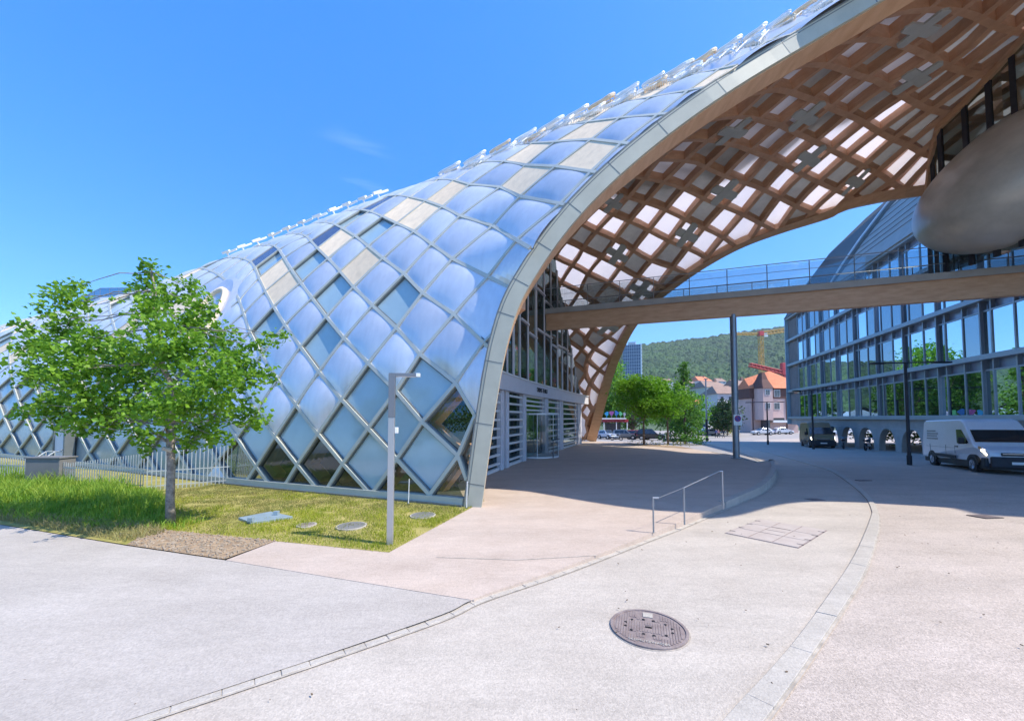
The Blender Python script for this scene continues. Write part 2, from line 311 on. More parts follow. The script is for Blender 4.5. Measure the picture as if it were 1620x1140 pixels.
def clip_cells(mb,SP,O,lim,keep):
    n=SP.shape[0]-1
    G=keep(SP[...,0],SP[...,1])
    if (G<0).all():return 0
    if (G>=0).all():
        P=sh(SP[...,0],SP[...,1],O).reshape(-1,3);fs=[(a*(n+1)+b,(a+1)*(n+1)+b,(a+1)*(n+1)+b+1,a*(n+1)+b+1) for a in range(n) for b in range(n)]
        mb.add(P,fs);return 1
    for a in range(n):
        for b in range(n):
            q=[(a,b),(a+1,b),(a+1,b+1),(a,b+1)];out=[]
            for k in range(4):
                p,r=q[k],q[(k+1)%4];g0,g1=G[p],G[r];x0=np.r_[SP[p],O[p]];x1=np.r_[SP[r],O[r]]
                if g0>=0:out.append(x0)
                if (g0>=0)!=(g1>=0):out.append(x0+(x1-x0)*g0/(g0-g1))
            if len(out)>=3:
                X=np.array(out);mb.add(sh(X[:,0],X[:,1],X[:,2]),[tuple(range(len(out)))])
    return 1
shell=thing('vaulted_hall','long vaulted hall with silvery diamond cushions over a brown timber lattice, arching across the forecourt','exhibition hall')
TY={}
for k in [(-5,0),(-4,-1),(-3,1),(-6,-2),(-7,0),(-6,2),(-8,2),(-9,-1)]:TY[k]='g'
for k in [(-1,0),(-2,-1),(-1,-1),(0,-1),(-1,-2),(-2,-2),(-3,-3),(-4,-4)]:TY[k]='p'
for k in [(-2,-3),(-3,-4),(-4,-5),(-1,-3),(0,-2),(0,0),(1,-1),(1,0),(0,-3),(1,-2),(2,-1),(-2,-4),(-3,-5)]:TY[k]='c'
for k in [(-7,-1),(-8,-1),(-7,1),(-5,1),(-5,3),(-6,3),(-5,4),(-3,5),(-4,6),(-2,6),(-3,7),(-1,9),(-3,9),(-4,8)]:TY[k]='b'
for k in [(-8,1),(-10,-1),(-8,3)]:TY[k]='s'
r2=random.Random(3)
ss_,pp_=np.meshgrid(np.linspace(45,58,131),np.linspace(10,50,161),indexing='ij');q_=proj(sh(ss_,pp_));k_=np.unravel_index(np.argmin(np.hypot(q_[...,0]-331,q_[...,1]-500)),ss_.shape);EYE=(ss_[k_],pp_[k_])   # (s,phi) of the round dormer opening
keepO=lambda s,p:p-P0(s)
cells=[]
for tot in range(-80,14):
    for d in range(-40,60):
        # i+j=tot , j-i=d
        if (tot+d)%2:continue
        j=(tot+d)//2;i=tot-j
        c=(node(i,j)+node(i+1,j+1))/2
        if c[0]<3 or c[0]>90.5 or c[1]<-4 or c[1]>97:continue
        Q=[node(i,j),node(i+1,j),node(i,j+1),node(i+1,j+1)]
        if max(float(gW(nodeW(*k)[0])) for k in((i,j),(i+1,j),(i,j+1),(i+1,j+1)))<.02:continue
        W4=[nodeW(*k)[0] for k in((i,j),(i+1,j),(i,j+1),(i+1,j+1))]
        if max(np.linalg.norm(W4[a_]-W4[b_]) for a_,b_ in((0,1),(1,3),(3,2),(2,0)))>3.2:print('long',i,j,c);continue
        cells.append((i,j,Q,c))
GEO=[]
for i,j,Q,c in cells:
    ty=TY.get((i,j))
    if ty is None:
        ty='m'
        if c[0]<54 and c[1]<19:ty='q'
        elif c[0]<50 and r2.random()<.16:ty='b'
        elif c[0]<50 and r2.random()<.08:ty='g'
    if math.hypot((c[0]-EYE[0])/1.2,(c[1]-EYE[1])/4.)<1:ty='x'
    n=8 if c[0]>50 else 4
    a_=np.linspace(0,1,n+1);A,B=np.meshgrid(a_,a_,indexing='ij');A=.5+(A-.5)*.965;B=.5+(B-.5)*.965
    KK=[nodeW(i,j),nodeW(i+1,j),nodeW(i,j+1),nodeW(i+1,j+1)]
    P=blend([k[0] for k in KK],A,B);N=blend([k[1] for k in KK],A,B);N/=np.linalg.norm(N,axis=-1,keepdims=True)
    bul=(16*A*(1-A)*B*(1-B))
    if ty=='m': am=.015+.115*bul**.62
    elif ty in 'bs':am=.04+0*bul
    else:am=-.05+0*bul
    mb=MB();clip_w(mb,P,P+N*am[...,None])
    if not mb.f:continue
    pc=proj(sh(c[0],c[1]));p4=[proj(k[0]) for k in KK]
    ar=0
    for a_,b_ in((0,1),(1,3),(3,2),(2,0)):ar+=p4[a_][0]*p4[b_][1]-p4[b_][0]*p4[a_][1]
    vis=abs(ar)/2 if (-40<pc[0]<1500 and -60<pc[1]<900 and c[1]<80) else 0
    GEO.append((vis,ty,mb,c))
solar=mat('solar',(.03,.045,.11),.25,.3,var=.1,spec=.8)
nt=solar.node_tree;br=nt.nodes.new('ShaderNodeTexBrick');br.inputs['Color1'].default_value=(.03,.04,.10,1);br.inputs['Color2'].default_value=(.035,.05,.12,1);br.inputs['Mortar'].default_value=(.45,.48,.55,1)
br.inputs['Scale'].default_value=4;br.inputs['Mortar Size'].default_value=.02;br.offset=0
nt.links.new([x for x in nt.nodes if x.type=='TEX_COORD'][0].outputs['Object'],br.inputs[0]);nt.links.new(br.outputs[0],nt.nodes['Principled BSDF'].inputs['Base Color'])
NM={'m':('cushion_panel','cushion'),'b':('beige_panel','beige'),'g':('glass_panel','paleglass'),'p':('glass_panel','paleglass'),'q':('grey_glass_panel','greyglass'),'c':('clear_window','clearglass'),'s':('solar_panel','solar'),'x':('skin_ring','cushion')}
for key in NM:
    L=sorted([g for g in GEO if g[1]==key],key=lambda g:-g[0])
    if key in 'gp': lim=60
    else: lim=95
    if key=='x':continue
    rest=MB()
    for k,(vis,ty,mb,c) in enumerate(L):
        if k<lim and vis>12: mb.build(NM[key][0],NM[key][1],shell,smooth=(key=='m'))
        else: rest.add(mb.v,mb.f)
    if rest.f:
        o=rest.build(NM[key][0]+'s',NM[key][1],shell,smooth=(key=='m'));o['kind']='stuff'
# facade frame bars along both diagonal families
def bar(mb,i0,j0,i1,j1,wd,o0,o1,keep,n=4,f=None,pad=0):
    f=f or LO
    t=np.linspace(0,1,n+1);SPa=f(i0+(i1-i0)*t,j0+(j1-j0)*t) if f is not LO else np.array([node(i0,j0)*(1-x)+node(i1,j1)*x for x in t])
    g=keep(SPa[:,0],SPa[:,1])
    if (g<0).all():return
    if (g<0).any():
        k=np.where(g>=0)[0];
        a=0 if g[0]>=0 else None
        ts=[]
        for q in range(n):
            if (g[q]>=0)!=(g[q+1]>=0):ts.append(t[q]+(t[q+1]-t[q])*g[q]/(g[q]-g[q+1]))
        lo,hi=(0,ts[0]) if g[0]>=0 else (ts[0],1)
        if hi-lo<.02:return
        t=np.linspace(lo,hi,n+1);X0=SPa[0];X1=SPa[-1];SPa=X0+(X1-X0)*t[:,None]
    P=sh(SPa[:,0],SPa[:,1]);N=sh(SPa[:,0],SPa[:,1],1.)-P
    T=np.gradient(P,axis=0);Bn=np.cross(T,N);Bn/=np.linalg.norm(Bn,axis=1,keepdims=True)+1e-9
    rings=[[P[k]+N[k]*o0-Bn[k]*wd,P[k]+N[k]*o1-Bn[k]*wd,P[k]+N[k]*o1+Bn[k]*wd,P[k]+N[k]*o0+Bn[k]*wd] for k in range(len(P))]
    mb.sweep(rings)
def wbar(mb,k0,k1,wd,o0,o1,n=2,mg_=.04):
    (Pa,Na),(Pb,Nb_)=nodeW(*k0),nodeW(*k1);lo,hi=0.,1.;ga,gb=float(gW(Pa))-mg_,float(gW(Pb))-mg_
    if ga<0 and gb<0:return
    if (ga<0)!=(gb<0):
        t=np.linspace(0,1,41);g=gW(Pa+(Pb-Pa)*t[:,None])-mg_;ok=np.where(g>=0)[0]
        if len(ok)<2:return
        lo,hi=t[ok[0]],t[ok[-1]]
    t=np.linspace(lo,hi,n+1);P=Pa+(Pb-Pa)*t[:,None];N=Na+(Nb_-Na)*t[:,None];N/=np.linalg.norm(N,axis=1,keepdims=True)
    Bn=np.cross(Pb-Pa,N);Bn/=np.linalg.norm(Bn,axis=1,keepdims=True)+1e-9
    mb.sweep([[P[k]+N[k]*o0-Bn[k]*wd,P[k]+N[k]*o1-Bn[k]*wd,P[k]+N[k]*o1+Bn[k]*wd,P[k]+N[k]*o0+Bn[k]*wd] for k in range(len(P))])
fr=MB();frd=MB();seen=set();tim=MB()
for i,j,Q,c in cells:
    for (i1,j1) in((i+1,j),(i,j+1)):
        for a in ((i,j,i1,j1),(i+1,j+1,i+1,j) if (i1,j1)==(i,j+1) else (i+1,j+1,i,j+1)):
            k=tuple(sorted(((a[0],a[1]),(a[2],a[3]))))
            if k in seen:continue
            seen.add(k)
            near=c[0]>50
            wbar(fr,k[0],k[1],.047 if near else .055,-.09,.062)
            wbar(frd,k[0],k[1],.075 if near else .085,-.12,.010)
            if c[0]>54.5 and c[1]<24 and c[0]<71: wbar(tim,k[0],k[1],.11,-.62,-.28,2,.28)
fr.build('facade_frame','frame',shell);frd.build('frame_gasket','framedark',shell);tim.build('inner_timber','woodlat',shell)
# plain rear skin
mb=MB();n1,n2=120,24;s_=np.linspace(1,96,n1);V=[]
for s in s_:
    a=93.;b=float(P1(s));V.append(sh(np.full(n2,s),np.linspace(a,b,n2),-.05))
V=np.array(V).reshape(-1,3);mb.add(V,[(a*n2+b,(a+1)*n2+b,(a+1)*n2+b+1,a*n2+b+1) for a in range(n1-1) for b in range(n2-1)])
mb.build('rear_skin','rear_skin_m',shell,smooth=True,norm=False)
mb=MB();s_=np.linspace(84.8,96,24);V=[];n2=20  # added opaque sheet over the off-frame canopy end, keeps sun off the road
for s in s_: V.append(sh(np.full(n2,s),np.linspace(float(P0(s))+.3,94,n2),-.16))
V=np.array(V).reshape(-1,3);mb.add(V,[(a*n2+b,(a+1)*n2+b,(a+1)*n2+b+1,a*n2+b+1) for a in range(23) for b in range(n2-1)])
mb.build('sun_block_sheet','grey_panel',shell,smooth=True,norm=False)
# base rail of the facade
def strip(mb,pts,h0,h1,w0,w1):
    rings=[]
    for k in range(len(pts)):
        p=pts[k];t=pts[min(k+1,len(pts)-1)]-pts[max(k-1,0)];nn=np.array([t[1],-t[0],0]);nn/=np.linalg.norm(nn)
        if nn[1]>0:nn=-nn
        rings.append([p+nn*w0+np.array([0,0,h0]),p+nn*w1+np.array([0,0,h0]),p+nn*w1+np.array([0,0,h1]),p+nn*w0+np.array([0,0,h1])])
    mb.sweep(rings)
us=np.linspace(.3,6,70);fp=edge(FK,us)
mb=MB();strip(mb,fp,-.02,.20,-.1,.10);mb.build('base_rail','frame',shell)
mb=MB();strip(mb,fp,-.3,.05,-.3,.16);mb.build('plinth','framedark',shell)
# near arch : metal fascia and glued timber arch
ua=np.concatenate([np.linspace(6,7,16),np.linspace(7.1,13.6,70)]);ea=edge(FK,ua)
T=np.gradient(ea,axis=0);T/=np.linalg.norm(T,axis=1,keepdims=True)
sa=np.interp(ua,ug,sg);pa=np.interp(ua,ug,p0g)
Bn=np.array([-.1,-1.,0.])[None]-T*(T@np.array([-.1,-1.,0.]))[:,None];Bn/=np.linalg.norm(Bn,axis=1,keepdims=True)
In=np.cross(T,Bn);In/=np.linalg.norm(In,axis=1,keepdims=True)
In[(In*np.array([1,0,-.5])).sum(1)<0]*=-1
vv=[]
def sect(a0,a1,b0,b1):return [[ea[k]+In[k]*a+Bn[k]*b for a,b in((a0,b0),(a1,b0),(a1,b1),(a0,b1))] for k in range(len(ea))]
mb=MB();mb.sweep(sect(-.02,.42,0,.10));mb.build('arch_fascia','fascia',shell)
mb=MB();mb.sweep(sect(-.02,.012,.10,.112));mb.sweep(sect(.06,.075,.10,.108));mb.build('arch_trim','framedark',shell)
hz_=np.clip((ea[:,2]-3.2)/5.5,0,1);mb=MB();mb.sweep([[ea[k]+In[k]*a+Bn[k]*b_ for a,b_ in((.04,-.1-.62*hz_[k]),(.41+.03*hz_[k],-.1-.62*hz_[k]),(.41+.03*hz_[k],-.005),(.04,-.005))] for k in range(len(ea))]);mb.build('timber_arch','wood',shell)
# seams of the fascia
for k in range(3,len(ea)-3,5):
    mb=MB();mb.obox(ea[k]+In[k]*.2+Bn[k]*.1,T[k]*.010,In[k]*.21,Bn[k]*.004);mb.build('fascia_seam','framedark',shell)
# far arch
ub=np.concatenate([np.linspace(6,7,14),np.linspace(7.1,13.,50)]);eb=edge(BK,ub);T=np.gradient(eb,axis=0);T/=np.linalg.norm(T,axis=1,keepdims=True)
sb=np.interp(ub,ug,sg);pb=np.interp(ub,ug,p1g)
Nb=sh(sb,pb-.1,1.)-sh(sb,pb-.1);
for k in range(14):Nb[k]=Nb[14]*(k/14)+np.array([.2,1,0])*(1-k/14)
Cb=np.cross(T,Nb);Cb/=np.linalg.norm(Cb,axis=1,keepdims=True);Cb[Cb[:,0]<0]*=-1
mb=MB();rings=[]
for k in range(len(eb)):
    hw=.42-.18*min(1,k/30)
    rings.append([eb[k]+Nb[k]*a+Cb[k]*b for a,b in((-.80,-hw),(.05,-hw),(.05,hw),(-.80,hw))])
mb.sweep(rings);mb.build('far_timber_arch','wood',shell)
# soffit lattice, panels, crosses
LI=fitlat(IN)
def nodeI(i,j): return LI(i,j)[0]
GWa=np.array(GW);GWa=GWa[np.argsort(GWa[:,1])]
def keepI(s,p): return np.minimum(np.minimum(p-P0(s)-2.2,P1(s)-.4-p),np.minimum(89.-s,(s-60.)))
codes='''-2,0g -1,0g 0,0x 1,0g 2,0w -2,-1w -1,-1w 0,-1w 1,-1w 2,-1x -2,1w -1,1w 0,1g 1,1w 2,1g 3,1w -2,2x -1,2g 0,2w 1,2w 2,2x 3,2w 4,2w -1,3g 0,3g 1,3w 2,3g 3,3w 4,3x 5,3w
-1,4w 0,4w 1,4g 2,4x 3,4w 4,4g 5,4w -1,5w 0,5g 1,5g 2,5w 3,5g 4,5w 5,5g 6,5w 7,5w 0,6x 1,6w 2,6w 3,6w 4,6x 5,6w 6,6g 7,6x 8,6g 9,6w 0,7g 1,7w 2,7x 3,7g 4,7w 5,7w 6,7w 7,7g 8,7w 9,7w 10,7w
0,8w 1,8g 2,8w 3,8w 4,8g 5,8w 6,8g 7,8g 8,8g 1,9w 2,9g 3,9w 4,9x 5,9g 6,9g 2,10x 3,10g 4,10g 5,10g 1,10w -2,-2w -1,-2w 0,-2g 1,-2g 2,-2w -1,-3w 0,-3w 1,-3w 2,-3x 3,-2x'''
CD={}
for t in codes.split():
    a,b=t[:-1].split(',');CD[(int(a),int(b))]=t[-1]
lat=MB();seen=set();pan=[];r3=random.Random(11)
def flat(mb,Q,o,shr,keep):
    SP,A,B=patch(*Q,3);cc=SP.mean((0,1));SP=cc+(SP-cc)*shr
    clip_cells(mb,SP,np.full(A.shape,o),0,keep)
for i in range(-9,17):
    for j in range(-16,22):
        c=nodeI(i,j)
        if not(60<c[0]<89.5) or c[1]<8 or c[1]>182:continue
        Q=[nodeI(i-.5,j-.5),nodeI(i+.5,j-.5),nodeI(i-.5,j+.5),nodeI(i+.5,j+.5)]
        if max(min(q[1]-P0(q[0]),P1(q[0])-q[1]) for q in Q)<0:continue
        ty=CD.get((i,j)) or ('w' if r3.random()<.72 else 'g')
        mb=MB();flat(mb,Q,-.30,1.04,keepI)
        if not mb.f:continue
        pc=proj(sh(c[0],c[1]));vis=860<pc[0]<1640 and -40<pc[1]<720
        pan.append((vis,ty,mb,c,Q))
        for a,b in(((i-.5,j-.5),(i+.5,j-.5)),((i-.5,j-.5),(i-.5,j+.5)),((i+.5,j+.5),(i+.5,j-.5)),((i+.5,j+.5),(i-.5,j+.5))):
            k=tuple(sorted((a,b)))
            if k in seen:continue
            seen.add(k);bar(lat,*k[0],*k[1],.125,-.74,-.28,keepI,2,LI)
lat.build('timber_lattice','woodlat',shell)
rw=MB();rg=MB();nw=ng=0
for vis,ty,mb,c,Q in pan:
    if ty=='g':
        if vis and ng<90:mb.build('dark_ceiling_panel','grey_panel',shell);ng+=1
        else:rg.add(mb.v,mb.f)
    else:
        if vis and nw<95:mb.build('ceiling_panel','white_panel',shell);nw+=1
        else:rw.add(mb.v,mb.f)
    if ty=='x' and vis:
        x=MB();cc=(Q[0]+Q[3])/2
        def P_(a,b):
            q=((1-a)*(1-b))*Q[0]+(a*(1-b))*Q[1]+((1-a)*b)*Q[2]+(a*b)*Q[3];return q
        def prof(ang,L=.56,w_=.155):
            pts=[]
            for t in np.linspace(-1,1,3):pts.append((L-.05*abs(t),w_*t))
            for t in np.linspace(1,-1,3):pts.append((-L+.05*abs(t),w_*t))
            return pts
        for fam in(0,1):
            pts=prof(0);X=[]
            for a,b in pts:
                q=P_(.5+(a if fam==0 else b),.5+(b if fam==0 else a));X.append(q)
            X=np.array(X);o=-.81 if fam==0 else -.82
            V=np.concatenate([sh(X[:,0],X[:,1],o),sh(X[:,0],X[:,1],o+.08)]);m_=len(X)
            if (keepI(X[:,0],X[:,1])<0).any():continue
            x.add(V,[tuple(range(m_)),tuple(range(m_,2*m_))]+[(k,(k+1)%m_,m_+(k+1)%m_,m_+k) for k in range(m_)])
        if x.f:x.build('cross_plate','cross',shell)
if rw.f:rw.build('ceiling_panels','white_panel',shell)['kind']='stuff'
if rg.f:rg.build('dark_ceiling_panels','grey_panel',shell)['kind']='stuff'
# dark glazing hanging at the right end of the canopy
gp=sh(GWa[:,0],GWa[:,1],-.9);gt=np.array([np.interp(np.linspace(0,5,16),range(6),gp[:,k]) for k in range(3)]).T
mb=MB()
for k in range(15):
    a,b=gt[k],gt[k+1];mb.quad((a[0],a[1],8.6),(b[0],b[1],8.6),b,a)
# return wall behind the auditorium, towards the right
a=gt[0];mb.quad((a[0],a[1],8.6),(a[0]+9,a[1]-3,8.6),(a[0]+9,a[1]-3,a[2]),a)
mb.build('dark_glazing','darkglass',shell)
mb=MB()
rings=[]
T=np.gradient(gt,axis=0)
for k in range(16):
    t=T[k]/np.linalg.norm(T[k]);nn=np.cross(t,[0,0,1.]);nn/=np.linalg.norm(nn);u_=np.cross(nn,t)
    rings.append([gt[k]+nn*.12+u_*.15,gt[k]-nn*.12+u_*.15,gt[k]-nn*.12-u_*.12,gt[k]+nn*.12-u_*.12])
mb.sweep(rings);mb.build('glazing_edge_beam','wood',shell)
mb=MB()
for k in (0,2,4,6,9,12,15):
    p=gt[k];mb.box(-.05,.05,-.09,.09,8.6-p[2],0,0,p)
mb.build('glazing_mullion','darksteel',shell)

# ================================================================== GROUND
mat('paving',(.455,.405,.345),.85,0,col2=(.515,.465,.40),scale=1.1,bump=.35,bscale=90)
mat('paving_left',(.41,.37,.325),.85,0,col2=(.47,.43,.385),scale=.8,bump=.35,bscale=90)
mat('paving_right',(.45,.385,.325),.85,0,col2=(.51,.44,.38),scale=.9,bump=.4,bscale=80)
mat('forecourt_m',(.48,.39,.32),.85,0,col2=(.53,.44,.37),scale=1.5,bump=.25,bscale=90)
mat('granite',(.43,.395,.34),.75,0,col2=(.49,.455,.40),scale=3,bump=.25,bscale=60)
mat('joint',(.37,.335,.29),.9,0,var=.3,scale=6)
mat('soil',(.22,.15,.09),.95,0,col2=(.42,.31,.20),scale=7,bump=.6,bscale=40)
mat('turf',(.20,.20,.03),.95,0,col2=(.42,.35,.12),scale=1.6,bump=.5,bscale=50)
mat('field',(.05,.09,.03),.95,0,col2=(.09,.12,.05),scale=.05)
mat('asphalt_far',(.28,.26,.24),.85,0,col2=(.36,.33,.30),scale=.3)
# fine aggregate speckle on the paving materials
for nm,a in(('paving',.13),('paving_left',.12),('paving_right',.19),('forecourt_m',.10),('granite',.10)):
    m=MATS[nm];nt=m.node_tree;n=nt.nodes;l=nt.links;b=n['Principled BSDF'];src=b.inputs['Base Color'].links[0].from_socket
    tc=[x for x in n if x.type=='TEX_COORD'][0]
    v=n.new('ShaderNodeTexVoronoi');v.inputs['Scale'].default_value=75;l.new(tc.outputs['Object'],v.inputs['Vector'])
    bw=n.new('ShaderNodeRGBToBW');l.new(v.outputs['Color'],bw.inputs[0])
    mr=n.new('ShaderNodeMapRange');mr.inputs[3].default_value=1-a*1.6;mr.inputs[4].default_value=1+a;l.new(bw.outputs[0],mr.inputs[0])
    n2=n.new('ShaderNodeTexNoise');n2.inputs['Scale'].default_value=14;n2.inputs['Detail'].default_value=8;n2.inputs['Roughness'].default_value=.8
    mp=n.new('ShaderNodeMapping');mp.inputs['Scale'].default_value=(.35,1.6,1);mp.inputs['Rotation'].default_value=(0,0,.35);l.new(tc.outputs['Object'],mp.inputs[0]);l.new(mp.outputs[0],n2.inputs['Vector'])
    mr2=n.new('ShaderNodeMapRange');mr2.inputs[1].default_value=.3;mr2.inputs[2].default_value=.7;mr2.inputs[3].default_value=.90;mr2.inputs[4].default_value=1.08;l.new(n2.outputs['Fac'],mr2.inputs[0])
    n3=n.new('ShaderNodeTexNoise');n3.inputs['Scale'].default_value=.7;n3.inputs['Detail'].default_value=9;n3.inputs['Roughness'].default_value=.7;mp3=n.new('ShaderNodeMapping');mp3.inputs['Rotation'].default_value=(0,0,-.9);mp3.inputs['Scale'].default_value=(.5,2.2,1);l.new(tc.outputs['Object'],mp3.inputs[0]);l.new(mp3.outputs[0],n3.inputs['Vector'])
    mr3=n.new('ShaderNodeMapRange');mr3.inputs[1].default_value=.35;mr3.inputs[2].default_value=.65;mr3.inputs[3].default_value=.88;mr3.inputs[4].default_value=1.04;l.new(n3.outputs['Fac'],mr3.inputs[0])
    m0=n.new('ShaderNodeMath');m0.operation='MULTIPLY';l.new(mr2.outputs[0],m0.inputs[0]);l.new(mr3.outputs[0],m0.inputs[1])
    mm=n.new('ShaderNodeMath');mm.operation='MULTIPLY';l.new(mr.outputs[0],mm.inputs[0]);l.new(m0.outputs[0],mm.inputs[1])
    mx=n.new('ShaderNodeVectorMath');mx.operation='SCALE';l.new(src,mx.inputs[0]);l.new(mm.outputs[0],mx.inputs['Scale']);l.new(mx.outputs[0],b.inputs['Base Color'])
def sheet(name,poly,m,dz,follow=True,kind='structure'):
    """flat sheet following the slope of the ground, poly in plan metres"""
    bm=bmesh.new();vs=[bm.verts.new((p[0],p[1],0)) for p in poly];bm.faces.new(vs)
    if follow:
        for Y in(1.,2.,3.,4.,5.,6.,7.,70.):
            bmesh.ops.bisect_plane(bm,geom=bm.verts[:]+bm.edges[:]+bm.faces[:],plane_co=(0,Y,0),plane_no=(0,1,0))
    for v in bm.verts:v.co.z=(gz(v.co.y) if follow else 0)+dz
    bmesh.ops.recalc_face_normals(bm,faces=bm.faces)
    for f in bm.faces:
        if f.normal.z<0:f.normal_flip()
    bmesh.ops.triangulate(bm,faces=[f for f in bm.faces if len(f.verts)>4])
    me=bpy.data.meshes.new(name);bm.to_mesh(me);bm.free();me.materials.append(MATS[m])
    o=bpy.data.objects.new(name,me);COL.objects.link(o);o['kind']=kind;return o
def PG(pts,flat=False): return [tuple((atz(x,y,0) if flat else pg(x,y))[:2]) for x,y in pts]
def spl(P,n=8):
    P=np.array(P,float);u=np.linspace(0,len(P)-1,(len(P)-1)*n+1);return crs(P,u)
# base terrain
sheet('ground',[(-900,-60),(900,-60),(900,1500),(-900,1500)],'field',-.06)
sheet('street',[(-60,56),(5,56),(5,20),(150,20),(150,112),(-60,112)],'asphalt_far',-.045)
kin=spl(PG([(1160,1119),(1248,1024),(1314,936),(1351,879),(1370,838),(1380,810)]))
kout=spl(PG([(1209,1138),(1276,1045),(1342,947),(1370,898),(1386,852),(1391,824),(1388,807),(1377,786),(1356,766),(1328,747),(1311,740),(1262,726),(1215,714),(1185,706),(1165,700)]))
k2=spl(PG([(1380,810),(1371,789),(1349,768),(1322,749),(1304,741),(1256,727),(1212,715),(1183,706.5),(1164,700.5)]))
# extend the kerb behind the camera
d0=kout[0]-kout[4];d0/=np.linalg.norm(d0)
kout=np.vstack([kout[0]+d0*14,kout]);kinall=np.vstack([kin[0]+d0*14,kin,k2[1:]])
road=[tuple(p) for p in kout]+[(40,62),(60,75),(60,-14),(5,-14)]
sheet('road',road,'paving_right',-.03)
ck=spl(PG([(246,1124),(400,1074),(522,1034),(701,973),(760,946),(900,899),(1030,850),(1078,832),(1126,812),(1168,795),(1205,779),(1222,764),(1228,750),(1222,739)]),6)
dck=ck[0]-ck[6];dck/=np.linalg.norm(dck);ck=np.vstack([ck[0]+dck*14,ck])
fc_back=PG([(1222,739),(1200,731),(1165,721),(1130,715),(1100,710.5),(1075,706)],True)
walk=[tuple(p) for p in ck]+PG([(1190,722),(1160,712),(1120,703),(1105,699)])+[tuple(p) for p in kinall[::-1]]
sheet('pavement',walk,'paving',-.02)
leftroad=PG([(753,947),(558,918),(350,884),(200,862),(0,829),(-300,786)],True)+[(-60,-14)]+[tuple(p) for p in ck[:24+1]]
# find the kerb index nearest the corner
pc=np.array(atz(753,947)[:2]);kc=int(np.argmin(((ck-pc)**2).sum(1)))
leftroad=PG([(-300,786),(0,829),(200,862),(350,884),(558,918),(753,947)],True)+[tuple(p) for p in ck[:kc+1][::-1]]+[(-60,-14)]
sheet('side_road',leftroad,'paving_left',-.0055,follow=False)
# kerb of the right-hand road: long granite slabs
def slabs(name,A,B,m,z0,z1,L,gap,wfun=None):
    A=np.array(A);B=np.array(B);mb=MB();d=np.concatenate([[0],np.cumsum(np.linalg.norm(np.diff(A,axis=0),axis=1))])
    tot=d[-1];s=0;rr=random.Random(4)
    while s<tot-.05:
        e=min(tot,s+L*rr.uniform(.75,1.25))
        a=[np.array([np.interp(x,d,A[:,k]) for k in(0,1)]) for x in np.linspace(s+gap,e,3)];b=[np.array([np.interp(x,d,B[:,k]) for k in(0,1)]) for x in np.linspace(s+gap,e,3)]
        dz=rr.uniform(-.003,.003)
        ring=[[np.r_[a[k],gz(a[k][1])+z0],np.r_[b[k],gz(b[k][1])+z0],np.r_[b[k],gz(b[k][1])+z1+dz],np.r_[a[k],gz(a[k][1])+z1+dz]] for k in range(3)]
        mb.sweep(ring);s=e
    o=mb.build(name,m,bevel=.004);o['kind']='structure';return o
def resamp(P,n):
    P=np.array(P);d=np.concatenate([[0],np.cumsum(np.linalg.norm(np.diff(P,axis=0),axis=1))]);t=np.linspace(0,d[-1],n);return np.stack([np.interp(t,d,P[:,k]) for k in(0,1)],1)
def offs(P,w):
    T=np.gradient(P,axis=0);T/=np.linalg.norm(T,axis=1,keepdims=True);return P+np.stack([T[:,1],-T[:,0]],1)*w
ko=resamp(kout,200);ki=np.array([kinall_p for kinall_p in [min([tuple(q) for q in resamp(kinall,600)],key=lambda q:(q[0]-p[0])**2+(q[1]-p[1])**2) for p in ko]])
slabs('road_kerb',ki,ko,'granite',-.1,.004,1.0,.006)
sheet('kerb_joint',[tuple(p) for p in offs(ko,.0)]+[tuple(p) for p in offs(ko,.022)[::-1]],'joint',-.018)
# sett row between pavement and forecourt
cr2=resamp(ck,260)
slabs('sett_row',offs(cr2,-.10),offs(cr2,.07),'granite',-.014,-.003,.24,.006)
sheet('sett_joint',[tuple(p) for p in offs(cr2,-.13)]+[tuple(p) for p in offs(cr2,.09)[::-1]],'joint',-.0105)
# raised forecourt slab
fpts=[tuple(p) for p in ck[kc:]]+fc_back[1:]+PG([(1020,699.5),(930,697.5),(905,697)],True)+[(-3,34),(-3,12)]+PG([(765,792),(615,873.5),(436,855.5),(357,885.5),(558,918)],True)
fo=MB()
n_=len(fpts)
fo.add([(p[0],p[1],.001) for p in fpts]+[(p[0],p[1],-.95) for p in fpts],[tuple(range(n_))]+[(k,(k+1)%n_,n_+(k+1)%n_,n_+k) for k in range(n_)])
o=fo.build('forecourt','forecourt_m');o['kind']='structure'
bm=bmesh.new();bm.from_mesh(o.data);bmesh.ops.triangulate(bm,faces=[f for f in bm.faces if len(f.verts)>4]);bm.to_mesh(o.data);bm.free()
# edge stone of the raised part
ii=[k for k in range(len(ck)) if ck[k][1]>9.5]
E_=resamp(np.vstack([ck[ii],np.array(fc_back[1:4])]),60)
mb=MB();mb.sweep([[np.r_[p,-.9],np.r_[q,-.9],np.r_[q,.02],np.r_[p,.02]] for p,q in zip(offs(E_,-.16),offs(E_,.02))]);mb.build('forecourt_kerb','granite')['kind']='structure'
# joint line across the forecourt
a=PG([(690,881),(820,885),(945,878),(945,878.8),(820,885.9),(690,881.7)],True)
sheet('slab_joint',a,'joint',.005,follow=False)
# gravel patch and lawn
sheet('gravel_patch',PG([(200,861.5),(243,836),(436,855.5),(355,884.5)],True),'soil',.006,follow=False)
lawn=PG([(-300,786),(0,829),(200,861.5),(243,837),(436,855.5),(615,873.5),(766,792)],True)+[tuple(p[:2]) for p in fp[::-1]][:]
sheet('lawn',lawn+[(-70,36)],'turf',.004,follow=False)
